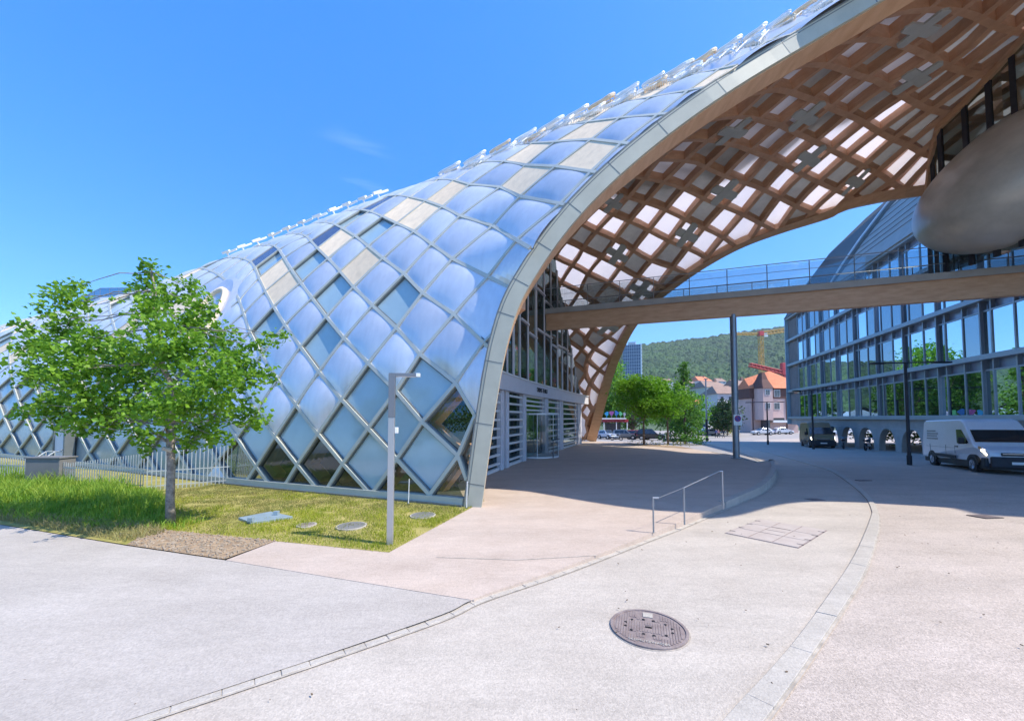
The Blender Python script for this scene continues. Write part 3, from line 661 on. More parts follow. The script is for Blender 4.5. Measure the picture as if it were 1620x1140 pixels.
# dark base floor inside the hall
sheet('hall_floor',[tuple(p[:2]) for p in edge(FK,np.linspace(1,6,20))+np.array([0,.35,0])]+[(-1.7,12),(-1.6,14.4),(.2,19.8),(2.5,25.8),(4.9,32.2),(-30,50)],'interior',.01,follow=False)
# ------------------------------------------------------------------ grass blades
def blades(name,pts,hmin,hmax,w,m,lean=.5,seed=1):
    g=np.random.default_rng(seed);n=len(pts);h=g.uniform(hmin,hmax,n)*np.array([p[3] if len(p)>3 else 1 for p in pts]);a=g.uniform(0,2*np.pi,n);la=g.uniform(0,2*np.pi,n);ll=g.uniform(.1,lean,n)*h
    P=np.array([p[:3] for p in pts]);D=np.stack([np.cos(a),np.sin(a),0*a],1)*w[0];L=np.stack([np.cos(la),np.sin(la),0*la],1)
    V=np.empty((n,5,3));V[:,0]=P-D;V[:,1]=P+D
    mid=P+L*(ll*.35)[:,None]+np.stack([0*h,0*h,h*.6],1);V[:,2]=mid+D*.8;V[:,3]=mid-D*.8
    V[:,4]=P+L*ll[:,None]+np.stack([0*h,0*h,h],1)
    V=V.reshape(-1,3);I=np.arange(n)*5
    F=[];
    me=bpy.data.meshes.new(name)
    fs=[]
    for k in I:fs.append((k,k+1,k+2,k+3));fs.append((k+3,k+2,k+4))
    me.from_pydata(V.tolist(),[],fs);me.materials.append(MATS[m]);o=bpy.data.objects.new(name,me);COL.objects.link(o);return tag(o,kind='stuff')
def inpolyv(P,x,y):
    c=np.zeros(len(x),bool);j=len(P)-1
    for i in range(len(P)):
        (xi,yi),(xj,yj)=P[i],P[j]
        if yi!=yj:c^=((yi>y)!=(yj>y))&(x<(xj-xi)*(y-yi)/(yj-yi)+xi)
        j=i
    return c
def scat(P,n,clampx=-1e9):
    xs=[p[0] for p in P];ys=[p[1] for p in P];x0,x1,y0,y1=max(min(xs),clampx),max(xs),min(ys),max(ys);X=[]
    while len(X)<n:
        x=rng.uniform(x0,x1,n);y=rng.uniform(y0,y1,n);m=inpolyv(P,x,y);X+=list(zip(x[m].tolist(),y[m].tolist()))
    return X[:n]
mat('blade',(.22,.30,.012),.6,0,col2=(.44,.46,.045),scale=1.5,trans=.35)
mat('blade_dry',(.30,.26,.09),.7,0,col2=(.16,.21,.04),scale=1.2,trans=.3)
mat('meadow',(.12,.30,.02),.6,0,col2=(.38,.48,.05),scale=2.5,trans=.4)
mat('straw',(.42,.34,.17),.8,0,col2=(.24,.27,.07),scale=3,trans=.3)
lp=PG([(243,837),(436,855.5),(615,873.5),(766,792)],True)+[tuple(p[:2]) for p in fp[::-1] if p[0]>-9]+PG([(365,764),(230,780),(250,800)],True)
ptA=[];ptB=[]
for x,y in scat(lp,56000):
    f=mnoise.noise(Vector((x*.8,y*.8,0)))+ .25*(8.6-y)
    if mnoise.noise(Vector((x*2.1,y*2.1,7)))<-.30-.2*random.random():continue
    k=.6+1.1*max(0,mnoise.noise(Vector((x*3.,y*3.,2)))+.3)
    (ptA if random.random()<.5+f else ptB).append((x+random.gauss(0,.02),y+random.gauss(0,.03),.004,k))
blades('lawn_grass',ptA,.02,.07,(.004,),'blade',.8,2);blades('dry_grass',ptB,.015,.045,(.004,),'blade_dry',.9,3)
mp_=PG([(-260,790),(0,822),(150,838),(262,838),(268,800),(235,778),(150,770),(0,745),(-200,735)],True)
pts=[]
for x,y in scat(mp_,34000,-26):
    q=proj((x,y,0));k=.35+.65*min(1,max(0,(832-q[1]+.02*(q[0]))/35));cl=.6+.9*max(0,mnoise.noise(Vector((x*1.3,y*1.3,3)))+.35)
    pts.append((x,y,0,k*cl))
blades('meadow_grass',pts,.12,.42,(.009,),'meadow',.7,5)
pts=[]
ep=PG([(-260,786),(0,824),(200,858),(262,843),(243,832),(120,825),(0,806),(-260,775)],True)
pts=[(x,y,0,1) for x,y in scat(ep,9000,-20)]
blades('straw_grass',pts,.05,.17,(.005,),'straw',1.2,6)
pts=[(random.uniform(-8,-6.2),random.uniform(7.2,7.9),0,1) for _ in range(500)]
blades('weeds',pts,.05,.2,(.008,),'meadow',.8,8)
# loose stones on gravel
mb=MB();gpoly=PG([(200,861.5),(243,837),(436,855.5),(355,884.5)],True)
for x,y in scat(gpoly,900):
    r=random.uniform(.006,.02);a=random.random()*6;mb.obox((x,y,.008+r*.4),(r*math.cos(a),r*math.sin(a),0),(-r*.7*math.sin(a),r*.7*math.cos(a),0),(0,0,r*.6))
mat('stone',(.36,.29,.21),.9,0,var=.3,scale=9);mb.build('loose_stones','stone')['kind']='stuff'

mb=MB();rr=random.Random(77)
for _ in range(170):
    x=rr.uniform(-6,9);y=rr.uniform(2.2,11)**1.;z=gz(y)+.001
    if inpolyv(lp,np.array([x]),np.array([y]))[0]:continue
    r=rr.uniform(.004,.013);a=rr.random()*6;mb.obox((x,y,z+r*.25),(r*math.cos(a),r*math.sin(a),0),(-r*.45*math.sin(a),r*.45*math.cos(a),0),(0,0,r*.25))
mat('litter',(.14,.10,.06),.9,0,var=.4,scale=20);mb.build('ground_litter','litter')['kind']='stuff'

# ================================================================== ENTRANCE WALL (part of the hall)
wallp=[(700,775),(765,752),(786,743.5),(803,737),(823,729.5),(845,722),(866,716),(880,712),(898,706.8),(912,703),(925,700)]
WP=np.array(PG(wallp,True))
WPs=resamp(crs(WP,np.linspace(0,len(WP)-1,120)),200)
def wx(px):   # plan point on the wall seen in image column px
    q=proj(np.c_[WPs,np.full(len(WPs),1.)])[:,0];k=int(np.argmin(abs(q-px)));t=WPs[min(k+1,199)]-WPs[max(k-1,0)];t/=np.linalg.norm(t)
    return WPs[k],t
HB,HT=3.22,3.86
path=[p for p in WPs if proj((p[0],p[1],1))[0]>735]
path=np.array(path);
def wallstrip(mb,P,z0,z1,d0,d1):
    T=np.gradient(P,axis=0);T/=np.linalg.norm(T,axis=1,keepdims=True);N=np.stack([T[:,1],-T[:,0]],1)
    mb.sweep([[np.r_[p+n*d0,z0],np.r_[p+n*d1,z0],np.r_[p+n*d1,z1],np.r_[p+n*d0,z1]] for p,n in zip(P,N)])
mb=MB();wallstrip(mb,path,HB,HT,-.25,.35);mb.build('header_beam','plaster',shell)
mb=MB();wallstrip(mb,path,HT,HT+.06,-.3,.42);mb.build('header_capping','white_metal',shell)
# lower storey : pillars, glazing with white louvres, revolving entrance
pil=[(759,771),(781,791),(791,800),(819,831),(858,862),(880,888),(908,918)]
pil=[757,770,789,797,824,860,884,913]
for pxc,hw in ((789,.16),(798,.2),(825,.26),(861,.3),(885,.42),(914,.5)):
    p,t=wx(pxc);n_=np.array([t[1],-t[0]]);mb=MB();c=p+n_*.07
    mb.obox((c[0],c[1],HB/2),(t[0]*hw,t[1]*hw,0),(n_[0]*.10,n_[1]*.10,0),(0,0,HB/2))
    mb.obox((c[0]+n_[0]*.12,c[1]+n_[1]*.12,HB/2),(t[0]*.03,t[1]*.03,0),(n_[0]*.03,n_[1]*.03,0),(0,0,HB/2))
    mb.build('pillar','plaster',shell,bevel=.01)
bays=[(766,786),(801,822),(829,857,'door'),(865,881),(889,910)]
def bay(px0,px1,door=False):
    a,_=wx(px0);b,_=wx(px1);t=b-a;L=np.linalg.norm(t);t/=L;n_=np.array([t[1],-t[0]])
    mb=MB();mb.quad((a[0],a[1],.1),(b[0],b[1],.1),(b[0],b[1],HB),(a[0],a[1],HB));g=mb.build('window','wallglass',shell)
    mb=MB();nb=9 if not door else 4;z0=.12 if not door else 2.3
    for k in range(nb):
        z=z0+(HB-z0)*(k+ (.5 if not door else .8))/nb
        m_=(a+b)/2+n_*.10
        mb.obox((m_[0],m_[1],z),(t[0]*L/2,t[1]*L/2,0),(n_[0]*.05,n_[1]*.05,.0),(0,0,.045))
    if not door:
        m_=(a+b)/2+n_*.04;mb.obox((m_[0],m_[1],.06),(t[0]*L/2,t[1]*L/2,0),(n_[0]*.06,n_[1]*.06,0),(0,0,.06))
    mb.build('louvres','white_metal',g)
for b_ in bays: bay(b_[0],b_[1],len(b_)>2)
# entrance drum
a,t=wx(836);b,_=wx(858);c=(a+b)/2;mb=MB();mg=MB();r=np.linalg.norm(b-a)/2*.98
for k in range(16):
    t0,t1=math.pi*2*k/16,math.pi*2*(k+1)/16
    mg.quad((c[0]+r*math.cos(t0),c[1]+r*math.sin(t0),.06),(c[0]+r*math.cos(t1),c[1]+r*math.sin(t1),.06),(c[0]+r*math.cos(t1),c[1]+r*math.sin(t1),2.25),(c[0]+r*math.cos(t0),c[1]+r*math.sin(t0),2.25))
    if k%2==0: mb.tube((c[0]+r*math.cos(t0),c[1]+r*math.sin(t0),.0),(c[0]+r*math.cos(t0),c[1]+r*math.sin(t0),2.3),.02,n=6)
for z in(.03,2.28): mb.prism([(c[0]+(r+.04)*math.cos(x*.3927),c[1]+(r+.04)*math.sin(x*.3927)) for x in range(16)],z-.03,z+.05)
dr=mg.build('revolving_door','railglass',shell);mb.build('door_frame','white_metal',dr)
p,_=wx(846);p=p+np.array([.9,-.9]);mb=MB();mb.tube((p[0],p[1],0.012),(p[0],p[1],.95),.022);mb.tube((p[0],p[1],.95),(p[0]+.3,p[1]-.3,1.),.02);mb.build('door_post','darksteel',shell)
# upper curtain wall
def topz(pxc,p):
    # height of the inner shell surface above this plan point
    best=None
    for ss in np.linspace(60,86,66):
        PH=np.linspace(20,175,90);Q=sh(np.full(90,ss),PH,-.5);d=np.hypot(Q[:,0]-p[0],Q[:,1]-p[1]);k=int(np.argmin(d))
        if best is None or d[k]<best[0]:best=(d[k],Q[k,2])
    return best[1]
cols=[783,792,801,812,822,835,848,861,872,882,890,898,905,911,917.5]
tops=[]
for k,pc_ in enumerate(cols):
    p,t=wx(pc_);
    if pc_<879: z=min(topz(pc_,p),16)
    else:
        yy=412+(619-412)*(pc_-879)/(918-879);z=aty(pc_,yy,p[1])[2]
    tops.append(z)
cm=MB()
for k,pc_ in enumerate(cols):
    p,t=wx(pc_);n_=np.array([t[1],-t[0]]);z1=tops[k]
    hw=.09 if k%3 else .13
    cm.obox((p[0]+n_[0]*.03,p[1]+n_[1]*.03,(HT+z1)/2),(t[0]*hw,t[1]*hw,0),(n_[0]*.02,n_[1]*.02,0),(0,0,max(.1,(z1-HT)/2)))
rr=random.Random(9)
for k in range(len(cols)-1):
    a,t=wx(cols[k]);b,_=wx(cols[k+1]);n_=np.array([t[1],-t[0]])
    z1a,z1b=tops[k],tops[k+1]
    mb=MB();mb.quad((a[0],a[1],HT),(b[0],b[1],HT),(b[0],b[1],z1b),(a[0],a[1],z1a));mb.build('curtain_pane','wallglass',shell)
    z=HT
    m_=(a+b)/2+n_*.07;L=np.linalg.norm(b-a)/2
    for zz in (HT+rr.uniform(2.6,3.4),HT+rr.uniform(5.,6.)):
        if zz<min(z1a,z1b)-.3:cm.obox((m_[0],m_[1],zz),(t[0]*L,t[1]*L,0),(n_[0]*.06,n_[1]*.06,0),(0,0,.05))
cm.build('curtain_wall_frame','plaster',shell)
# dim floors and back wall inside the hall
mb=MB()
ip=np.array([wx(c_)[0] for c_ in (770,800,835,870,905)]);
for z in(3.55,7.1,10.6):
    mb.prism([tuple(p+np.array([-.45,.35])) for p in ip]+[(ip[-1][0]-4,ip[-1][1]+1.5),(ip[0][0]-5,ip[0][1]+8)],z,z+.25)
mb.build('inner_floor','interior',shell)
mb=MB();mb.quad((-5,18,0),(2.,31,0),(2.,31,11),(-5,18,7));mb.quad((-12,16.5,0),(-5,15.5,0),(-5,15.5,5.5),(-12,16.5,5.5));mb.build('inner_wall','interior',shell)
# lettering over the door (two short rows of dark capitals, too small to read)
def text(body,name,m,loc,dirx,size,parent=None,ext=.01,up=(0,0,1)):
    cu=bpy.data.curves.new(name,'FONT');cu.body=body;cu.size=size;cu.extrude=ext;cu.align_x='CENTER';cu.align_y='CENTER'
    o=bpy.data.objects.new(name,cu);dg=bpy.context.evaluated_depsgraph_get();COL.objects.link(o);dg.update()
    me=bpy.data.meshes.new_from_object(o.evaluated_get(dg));bpy.data.objects.remove(o)
    X=Vector(dirx).normalized();Z=X.cross(Vector(up)).normalized()   # Z points out of the face
    U=Z.cross(X);M=Matrix((X,U,Z)).transposed().to_4x4();M.translation=Vector(loc)
    if parent is not None:M=parent.matrix_world.inverted()@M if False else M
    me.transform(M);me.materials.clear();me.materials.append(MATS[m]);ob=bpy.data.objects.new(name,me);COL.objects.link(ob)
    if parent is not None:ob.parent=parent
    return ob
p,t=wx(848);n_=np.array([t[1],-t[0]]);q=p+n_*.375
text('DRIVE-THRU','door_lettering','darksteel',(q[0],q[1],3.56),(t[0],t[1],0),.34,shell)
# round dormer opening in the skin
mb=MB();mg=MB();K=28
def el_(k,s_):
    a=2*math.pi*k/K;return (EYE[0]+.95*s_*math.cos(a),EYE[1]+4.6*s_*math.sin(a))
rings=[]
for k in range(K+1):
    A=[]
    for s_,o_ in((1.0,-.3),(1.0,.22),(1.18,.20),(1.24,-.1)):
        q=el_(k,s_);A.append(sh(q[0],q[1],o_))
    rings.append(A)
mb.sweep(rings,caps=False);mb.build('dormer_ring','beige',shell,smooth=True)
P=[sh(*el_(k,1.0),-.12) for k in range(K)];mg.add(P,[tuple(range(K))]);g=mg.build('dormer_glass','wallglass',shell)
mb=MB();
for a,b in((el_(4,.9),el_(24,.9)),(el_(10,.9),el_(18,.9)),(el_(0,.95),el_(14,.95))):
    mb.tube(sh(*a,-.06),sh(*b,-.06),.05,n=6)
mb.build('dormer_bar','white_metal',g)
# surrounding skin ring
mb=MB();rings=[]
for k in range(K+1):
    rings.append([sh(*el_(k,s_),o_) for s_,o_ in((1.2,.1),(1.6,.14),(2.0,.05))])
for k in range(K):
    for q in range(2): mb.quad(rings[k][q],rings[k+1][q],rings[k+1][q+1],rings[k][q+1])
mb.build('dormer_collar','cushion',shell,smooth=True)
# balcony jutting from the roof on the left
mb=MB();B0=aty(157,500,27.);
def bpnt(x,y,Y):return aty(x,y,Y)
_S,_P=np.meshgrid(np.linspace(5,60,220),np.linspace(5,85,160),indexing='ij');_W=sh(_S,_P);_Q=proj(_W)
def skind(x,y):
    k=np.unravel_index(np.argmin(np.hypot(_Q[...,0]-x,_Q[...,1]-y)),_S.shape);return _W[k][1]
yk=skind(165,500);print('balcony skin depth',yk)
A1,A2,A3,A4=bpnt(124,487,yk+.5),bpnt(158,470,yk-3.2),bpnt(205,482,yk-3.2),bpnt(250,480,yk+1)
z_=A2[2];poly=[(A1[0],A1[1]),(A2[0],A2[1]),(A3[0]+1,A3[1]-.2),(A4[0]+1,A4[1]+3),(A1[0]+1,A1[1]+5)]
mb.prism(poly,z_-.75,z_);bal=mb.build('balcony_slab','plaster',shell)
mb=MB();mg=MB()
for k in range(3):
    a,b=poly[k],poly[k+1];n2=4
    mg.quad((a[0],a[1],z_),(b[0],b[1],z_),(b[0],b[1],z_+.95),(a[0],a[1],z_+.95))
    mb.tube((a[0],a[1],z_+.97),(b[0],b[1],z_+.97),.03,n=6)
    for q in range(n2): 
        x=a[0]+(b[0]-a[0])*q/n2;y=a[1]+(b[1]-a[1])*q/n2;mb.tube((x,y,z_),(x,y,z_+.97),.022,n=5)
mb.build('balcony_railing','steel',bal);mg.build('balcony_glass','railglass',bal)
# ridge fittings along the skyline: raised vent hoods, brackets, catwalk rail
def sky_pts(x0,x1,step):
    out=[];PHs=np.linspace(10,92,165)
    SS=np.linspace(44,86,421);G=np.array([proj(sh(np.full(165,s),PHs)) for s in SS]);
    for x in np.arange(x0,x1,step):
        m_=abs(G[...,0]-x)<4;yy=np.where(m_,G[...,1],1e9);k=np.unravel_index(np.argmin(yy),yy.shape);out.append((x,SS[k[0]],PHs[k[1]]))
    return out
SKP=sky_pts(352,1345,8)
def along(i0,n_,dphi,o):
    pts=[SKP[min(i0+q,len(SKP)-1)] for q in range(n_)]
    S_=np.array([[p[1],p[2]+dphi] for p in pts]);S_[:,0]=np.polyval(np.polyfit(range(n_),S_[:,0],1),range(n_));S_[:,1]=np.polyval(np.polyfit(range(n_),S_[:,1],1),range(n_))
    return S_,sh(S_[:,0],S_[:,1],o),sh(S_[:,0],S_[:,1],o+1)-sh(S_[:,0],S_[:,1],o)
rr=random.Random(21)
def ring_tube(mb,P,r,n=6):
    P=np.array(P);m_=len(P);T_=np.roll(P,-1,0)-np.roll(P,1,0);T_/=np.linalg.norm(T_,axis=1,keepdims=True);rg=[]
    for k in range(m_+1):
        q=k%m_;t=T_[q];u=np.cross(t,[.1,.2,.97]);u/=np.linalg.norm(u);v=np.cross(t,u);rg.append([P[q]+r*(math.cos(x)*u+math.sin(x)*v) for x in np.linspace(0,2*math.pi,n,endpoint=False)])
    mb.sweep(rg,caps=False)
nh=0
for row,(dphi,x0,st) in enumerate(((-.5,690,5),(-5.,740,6))):
    i=[k for k,p in enumerate(SKP) if p[0]>=x0][0]
    while i<len(SKP)-6:
        S_,P,N=along(i,5,dphi,.0)
        T=P[-1]-P[0];L=np.linalg.norm(T);T/=L;Nn=N[2]/np.linalg.norm(N[2]);Nn=Nn-T*(Nn@T);Nn/=np.linalg.norm(Nn);B=np.cross(T,Nn)
        c=(P[0]+P[-1])/2;L2=min(L*.5,1.25);W2=.28;h=.22 if row==0 else .14;mb=MB()
        K=24;pts=[]
        for k in range(K):
            a=2*math.pi*k/K;ca,sa_=math.cos(a),math.sin(a);pts.append(c+T*L2*math.copysign(abs(ca)**.55,ca)+B*W2*math.copysign(abs(sa_)**.6,sa_)+Nn*(h+.06*math.copysign(1,ca)*abs(ca)))
        ring_tube(mb,pts,.055 if row==0 else .04)
        mb.obox(c+T*L2*.15+Nn*(h*.55),T*L2*.62,B*W2*.7,Nn*.035)
        for k in range(1,K,5):mb.tube(pts[k]-Nn*(h+.1),pts[k],.022,n=4)
        mb.build('vent_hood','beige' if nh%4==2 else 'white_metal',shell);nh+=1
        i+=st
i=0
while SKP[i][0]<600:
    S_,P,N=along(i,3,1.5,.0);T=P[-1]-P[0];L=np.linalg.norm(T);T/=L;Nn=N[1]/np.linalg.norm(N[1]);B=np.cross(T,Nn);mb=MB()
    mb.tube(P[0],P[0]+Nn*.3,.04,n=6);mb.obox(P[0]+Nn*.3,T*.22,B*.08,Nn*.06);mb.tube(P[0]+Nn*.24,P[2]+Nn*.26,.05,n=6)
    mb.build('ridge_bracket','white_metal',shell);i+=3
mb=MB()
for k in range(len(SKP)-1):
    if SKP[k][0]<740:continue
    S_,P,N=along(k,2,-6.3,.03)
    Nn=N[0]/np.linalg.norm(N[0]);mb.tube(P[0]+Nn*.14,P[1]+Nn*.14,.014,n=4)
    for q in range(3):
        w_=P[0]+(P[1]-P[0])*q/3;mb.tube(w_,w_+Nn*.14,.009,n=4)
mb.build('catwalk_rail','white_metal',shell)
# opened flaps
for px_,py_ in((680,322),(718,286)):
    pass
# ================================================================== FOOTBRIDGE
BL=np.array([-.3,23.6]);BR=np.array([25.2,15.1]);bt=BR-BL;bLn=np.linalg.norm(bt);bt/=bLn;bn=np.array([-bt[1],bt[0]])  # bn points away from camera
br=thing('footbridge','long straight footbridge on a timber beam with glass railings crossing under the canopy','footbridge')
def alongb(mb,s0,s1,d0,d1,z0,z1):
    c=BL+bt*(s0+s1)/2+bn*(d0+d1)/2;mb.obox((c[0],c[1],(z0+z1)/2),(bt[0]*(s1-s0)/2,bt[1]*(s1-s0)/2,0),(bn[0]*(d1-d0)/2,bn[1]*(d1-d0)/2,0),(0,0,(z1-z0)/2))
s0=float((aty(843,505,23.2)[:2]-BL)@bt)-.25
z0=7.36
mb=MB();alongb(mb,s0,bLn,0,.28,z0,z0+.98);mb.build('beam','wood',br,bevel=.02)
mb=MB();alongb(mb,s0,bLn,2.3,2.58,z0+.62,z0+.98);mb.build('beam','wood',br,bevel=.02)
mb=MB();alongb(mb,s0-.3,bLn,-.12,2.7,z0+.985,z0+1.22);alongb(mb,s0-.3,bLn,-.16,-.125,z0+.94,z0+1.25);mb.build('deck','concrete',br)
mb=MB();mgs={-.08:MB(),2.62:MB()};mr_=MB();sss=s0
while sss<bLn-1.5:
    for d in(-.08,2.62):
        c=BL+bt*sss+bn*d;mb.tube((c[0],c[1],z0+1.22),(c[0],c[1],z0+2.45),.022,n=6)
        alongb(mgs[d],sss+.03,sss+1.77,d-.006,d+.006,z0+1.3,z0+2.4)
    sss+=1.8
for d in(-.14,2.56):
    for h in(2.46,2.05,1.65):
        a=BL+bt*s0+bn*d;b=BL+bt*bLn+bn*d;mr_.tube((a[0],a[1],z0+h),(b[0],b[1],z0+h),.022 if h>2.4 else .012,n=6)
mb.build('railing_posts','steel',br);mgs[-.08].build('glass_railing','railglass',br);mgs[2.62].build('glass_railing','railglass',br);mr_.build('handrail','steel',br)
# tall post under the bridge
pb_=atz(1165,725,0);pt=thing('bridge_post','tall grey steel post standing under the footbridge, no-parking sign halfway down','post',(pb_[0],pb_[1],.012))
mb=MB();mb.tube((0,0,0),(0,0,z0+.1),.155,.155,n=24);mb.build('shaft','steel',pt,smooth=False)
mb=MB();mb.tube((0,0,0),(0,0,.03),.24,n=24);mb.build('base_plate','steel',pt)
sp=aty(1167,664,pb_[1]-.2);sg_=thing('no_parking_sign','white square sign with a blue and red no-parking disc on the tall bridge post','sign',tuple(sp))
mb=MB();mb.box(-.21,.21,-.012,.012,-.27,.27);mb.build('plate','white_metal',sg_,bevel=.006)
mat('signred',(.45,.03,.06),.4);mat('signblue',(.07,.05,.30),.4)
def disc(r,y,m,nm,r0=0,par=None,c=(0,0)):
    mb=MB();mb.tube((c[0],y,c[1]),(c[0],y-.004,c[1]),r,n=32);mb.build(nm,m,par)
disc(.165,-.013,'signred','red_ring',par=sg_,c=(0,.07));disc(.135,-.019,'signblue','blue_disc',par=sg_,c=(0,.07))
mb=MB();mb.obox((0,-.026,.07),(.1,0,-.1),(0,.002,0),(.012,0,.012));mb.build('slash','signred',sg_)
mb=MB()
for k in range(4):mb.box(-.13+k*.075,-.09+k*.075,-.015,-.0125,-.19,-.165)
mb.build('small_print','steel',sg_)
# ================================================================== EGG-SHAPED AUDITORIUM
eg=mat('egg',(.44,.42,.36),.34,.1,var=.16,scale=1.1,bump=.5,bscale=2.5,detail=8)
bm=bmesh.new();bmesh.ops.create_uvsphere(bm,u_segments=96,v_segments=56,radius=1)
ec=aty(1706,248,14.6)
for v in bm.verts:
    x,y,z=v.co
    x*=5.6;y*=4.;z*=2.9
    if x<0: z*=1+.10*(x/5.6)
    v.co=(x,y,z)
M=Matrix.Translation(ec)@Matrix.Rotation(R_(-27),4,'Y')
bm.transform(M);me=bpy.data.meshes.new('auditorium');bm.to_mesh(me);bm.free();me.materials.append(eg);me.polygons.foreach_set('use_smooth',[True]*len(me.polygons))
o=bpy.data.objects.new('auditorium',me);COL.objects.link(o);tag(o,'smooth grey egg-shaped volume hanging under the right end of the canopy','auditorium')
# ================================================================== OFFICE BUILDING
mat('slabmetal',(.34,.40,.43),.42,.4,var=.06,scale=1.5)
mat('mull',(.30,.34,.37),.4,.5,var=.06,scale=2)
mat('recess',(.05,.08,.16),.5,.2,var=.1)
mat('roofmetal',(.20,.21,.20),.5,.35,var=.08,scale=2)
glassmat('officeglass',(.05,.10,.09),.25,.01,(.66,.82,.92),(.55,.42))
ob=thing('office_building','long glass-fronted office block raised on arched concrete pillars beside the road','office building',(0,0,0))
OA=np.array([38.6,53.]);OD=np.array([28-38.6,21-53.]);OD/=np.linalg.norm(OD);ON_=np.array([OD[1],-OD[0]]);ON_=ON_ if ON_[0]<0 else -ON_  # outward (towards the road)
OL=50.5  # near end lengthened out of view so its shadow covers the road
def of(mb,s0,s1,d0,d1,z0,z1):   # s along facade from far corner, d outward
    c=OA+OD*(s0+s1)/2+ON_*(d0+d1)/2;mb.obox((c[0],c[1],(z0+z1)/2),(OD[0]*(s1-s0)/2,OD[1]*(s1-s0)/2,0),(ON_[0]*(d1-d0)/2,ON_[1]*(d1-d0)/2,0),(0,0,(z1-z0)/2))
def op(s,d,z):c=OA+OD*s+ON_*d;return(c[0],c[1],z)
levels=[2.1,5.75,9.35,12.75,15.9]
mb=MB();of(mb,-.4,OL,-16,-2.2,2.0,15.7);mb.build('core','recess',ob)
mb=MB();of(mb,-.3,OL,-16,-.15,1.15,1.98);mb.build('base_slab','concrete',ob)
for k,z in enumerate(levels):
    mb=MB();of(mb,-.3,OL,-2.2,.22,z-.16,z+.16);mb.build('floor_band','slabmetal',ob,bevel=.02)
mat('spandrel',(.24,.30,.42),.25,.2,var=.12,scale=.3,spec=.9)
for k in range(4):
    z0_,z1_=levels[k]+.16,levels[k+1]-.16
    fr=MB();s=0;pat=[1.5,1.5,.62];q=0;bayg=None;nb=0
    hd=z1_-.62
    sp_=MB();of(sp_,3.0,OL,-.5,-.35,hd,z1_);sp_.build('blind_box','spandrel',ob)
    mb=MB();of(mb,-.28,2.9,-1.2,-.1,z0_,z1_-.25);mb.build('grey_end_panel','concrete_dark',ob)
    s=3.0
    while s<OL-3.7:
        mb=MB()
        x=s
        for wd in pat:
            mb.add([op(x+.04,-.12,z0_),op(x+wd-.04,-.12,z0_),op(x+wd-.04,-.12,hd),op(x+.04,-.12,hd)],[(0,1,2,3)])
            of(fr,x-.05,x+.05,-.3,.05 if wd==.62 else -.07,z0_,z1_);x+=wd
        of(fr,s,x,-.3,-.08,hd-.05,hd+.05)
        mb.build('window','officeglass',ob);s=x
    of(fr,s-.05,s+.05,-.3,.05,z0_,z1_)
    fr.build('mullions','mull',ob)
# corner trim
mb=MB();of(mb,-.42,-.3,-.6,.30,1.2,16.1);mb.build('corner_trim','paleglass',ob)
# gable wall and roof
prof=[(.36,15.95),(-1.0,18.4),(-2.6,20.9),(-5.2,24.6),(-9.4,28.9),(-14,30.4),(-16,30.4),(-16,15.8)]
mb=MB()
for s in(-.5,12.4):
    pass
rings=[[op(s,d,z) for d,z in prof] for s in(-.55,13.0)];mb.sweep(rings)
mb.build('roof','roofmetal',ob)
mb=MB();rings=[[op(s,d*1.0+.02,z-.55 if k else z) for k,(d,z) in enumerate(prof)] for s in(13.15,OL)];mb.sweep(rings);mb.build('lower_roof','concrete',ob)
mb=MB()
for a,b in zip(prof[:5],prof[1:6]):
    mb.tube(op(13.07,a[0]+.1,a[1]+.1),op(13.07,b[0]+.1,b[1]+.1),.09,n=4)
mb.build('roof_edge','white_metal',ob)
mb=MB()
for q in range(26):
    s=-.3+q*.5
    for a,b in zip(prof[:5],prof[1:6]): mb.tube(op(s,a[0]+.01,a[1]+.01),op(s,b[0]+.01,b[1]+.01),.02,n=3)
for q in range(14):
    t=q/14;ix=t*4.99;i_=int(ix);f_=ix-i_;d=prof[i_][0]+(prof[i_+1][0]-prof[i_][0])*f_;z=prof[i_][1]+(prof[i_+1][1]-prof[i_][1])*f_-.5
    a=op(13.2,d+.04,z);b=op(OL,d+.04,z);mb.tube(a,b,.03,n=4)
mb.build('roof_seams','concrete_dark',ob)
# pillars: trunk that flares into an arch both ways
k=0
for Zc in (50,46.8,43.5,40.5,37.4,34.3,31.4,28.4,25.2,22.,18.8):
    s=(53-Zc)/-OD[1];gzz=gz(Zc)-.1;mb=MB()
    pr=[]
    H=1.2
    for t in np.linspace(0,1,12):
        z=gzz+(H-gzz)*t;hw=.40+1.14*(1-math.sqrt(max(0,1-max(0,(t-.25)/.75)**2)));pr.append((z,hw))
    for d0,d1 in((-.60,-.12),):
        rings=[[op(s-hw,d0,z),op(s+hw,d0,z),op(s+hw,d1,z),op(s-hw,d1,z)] for z,hw in pr];mb.sweep(rings)
    mb.build('concrete_pillar','concrete',ob,bevel=.03)
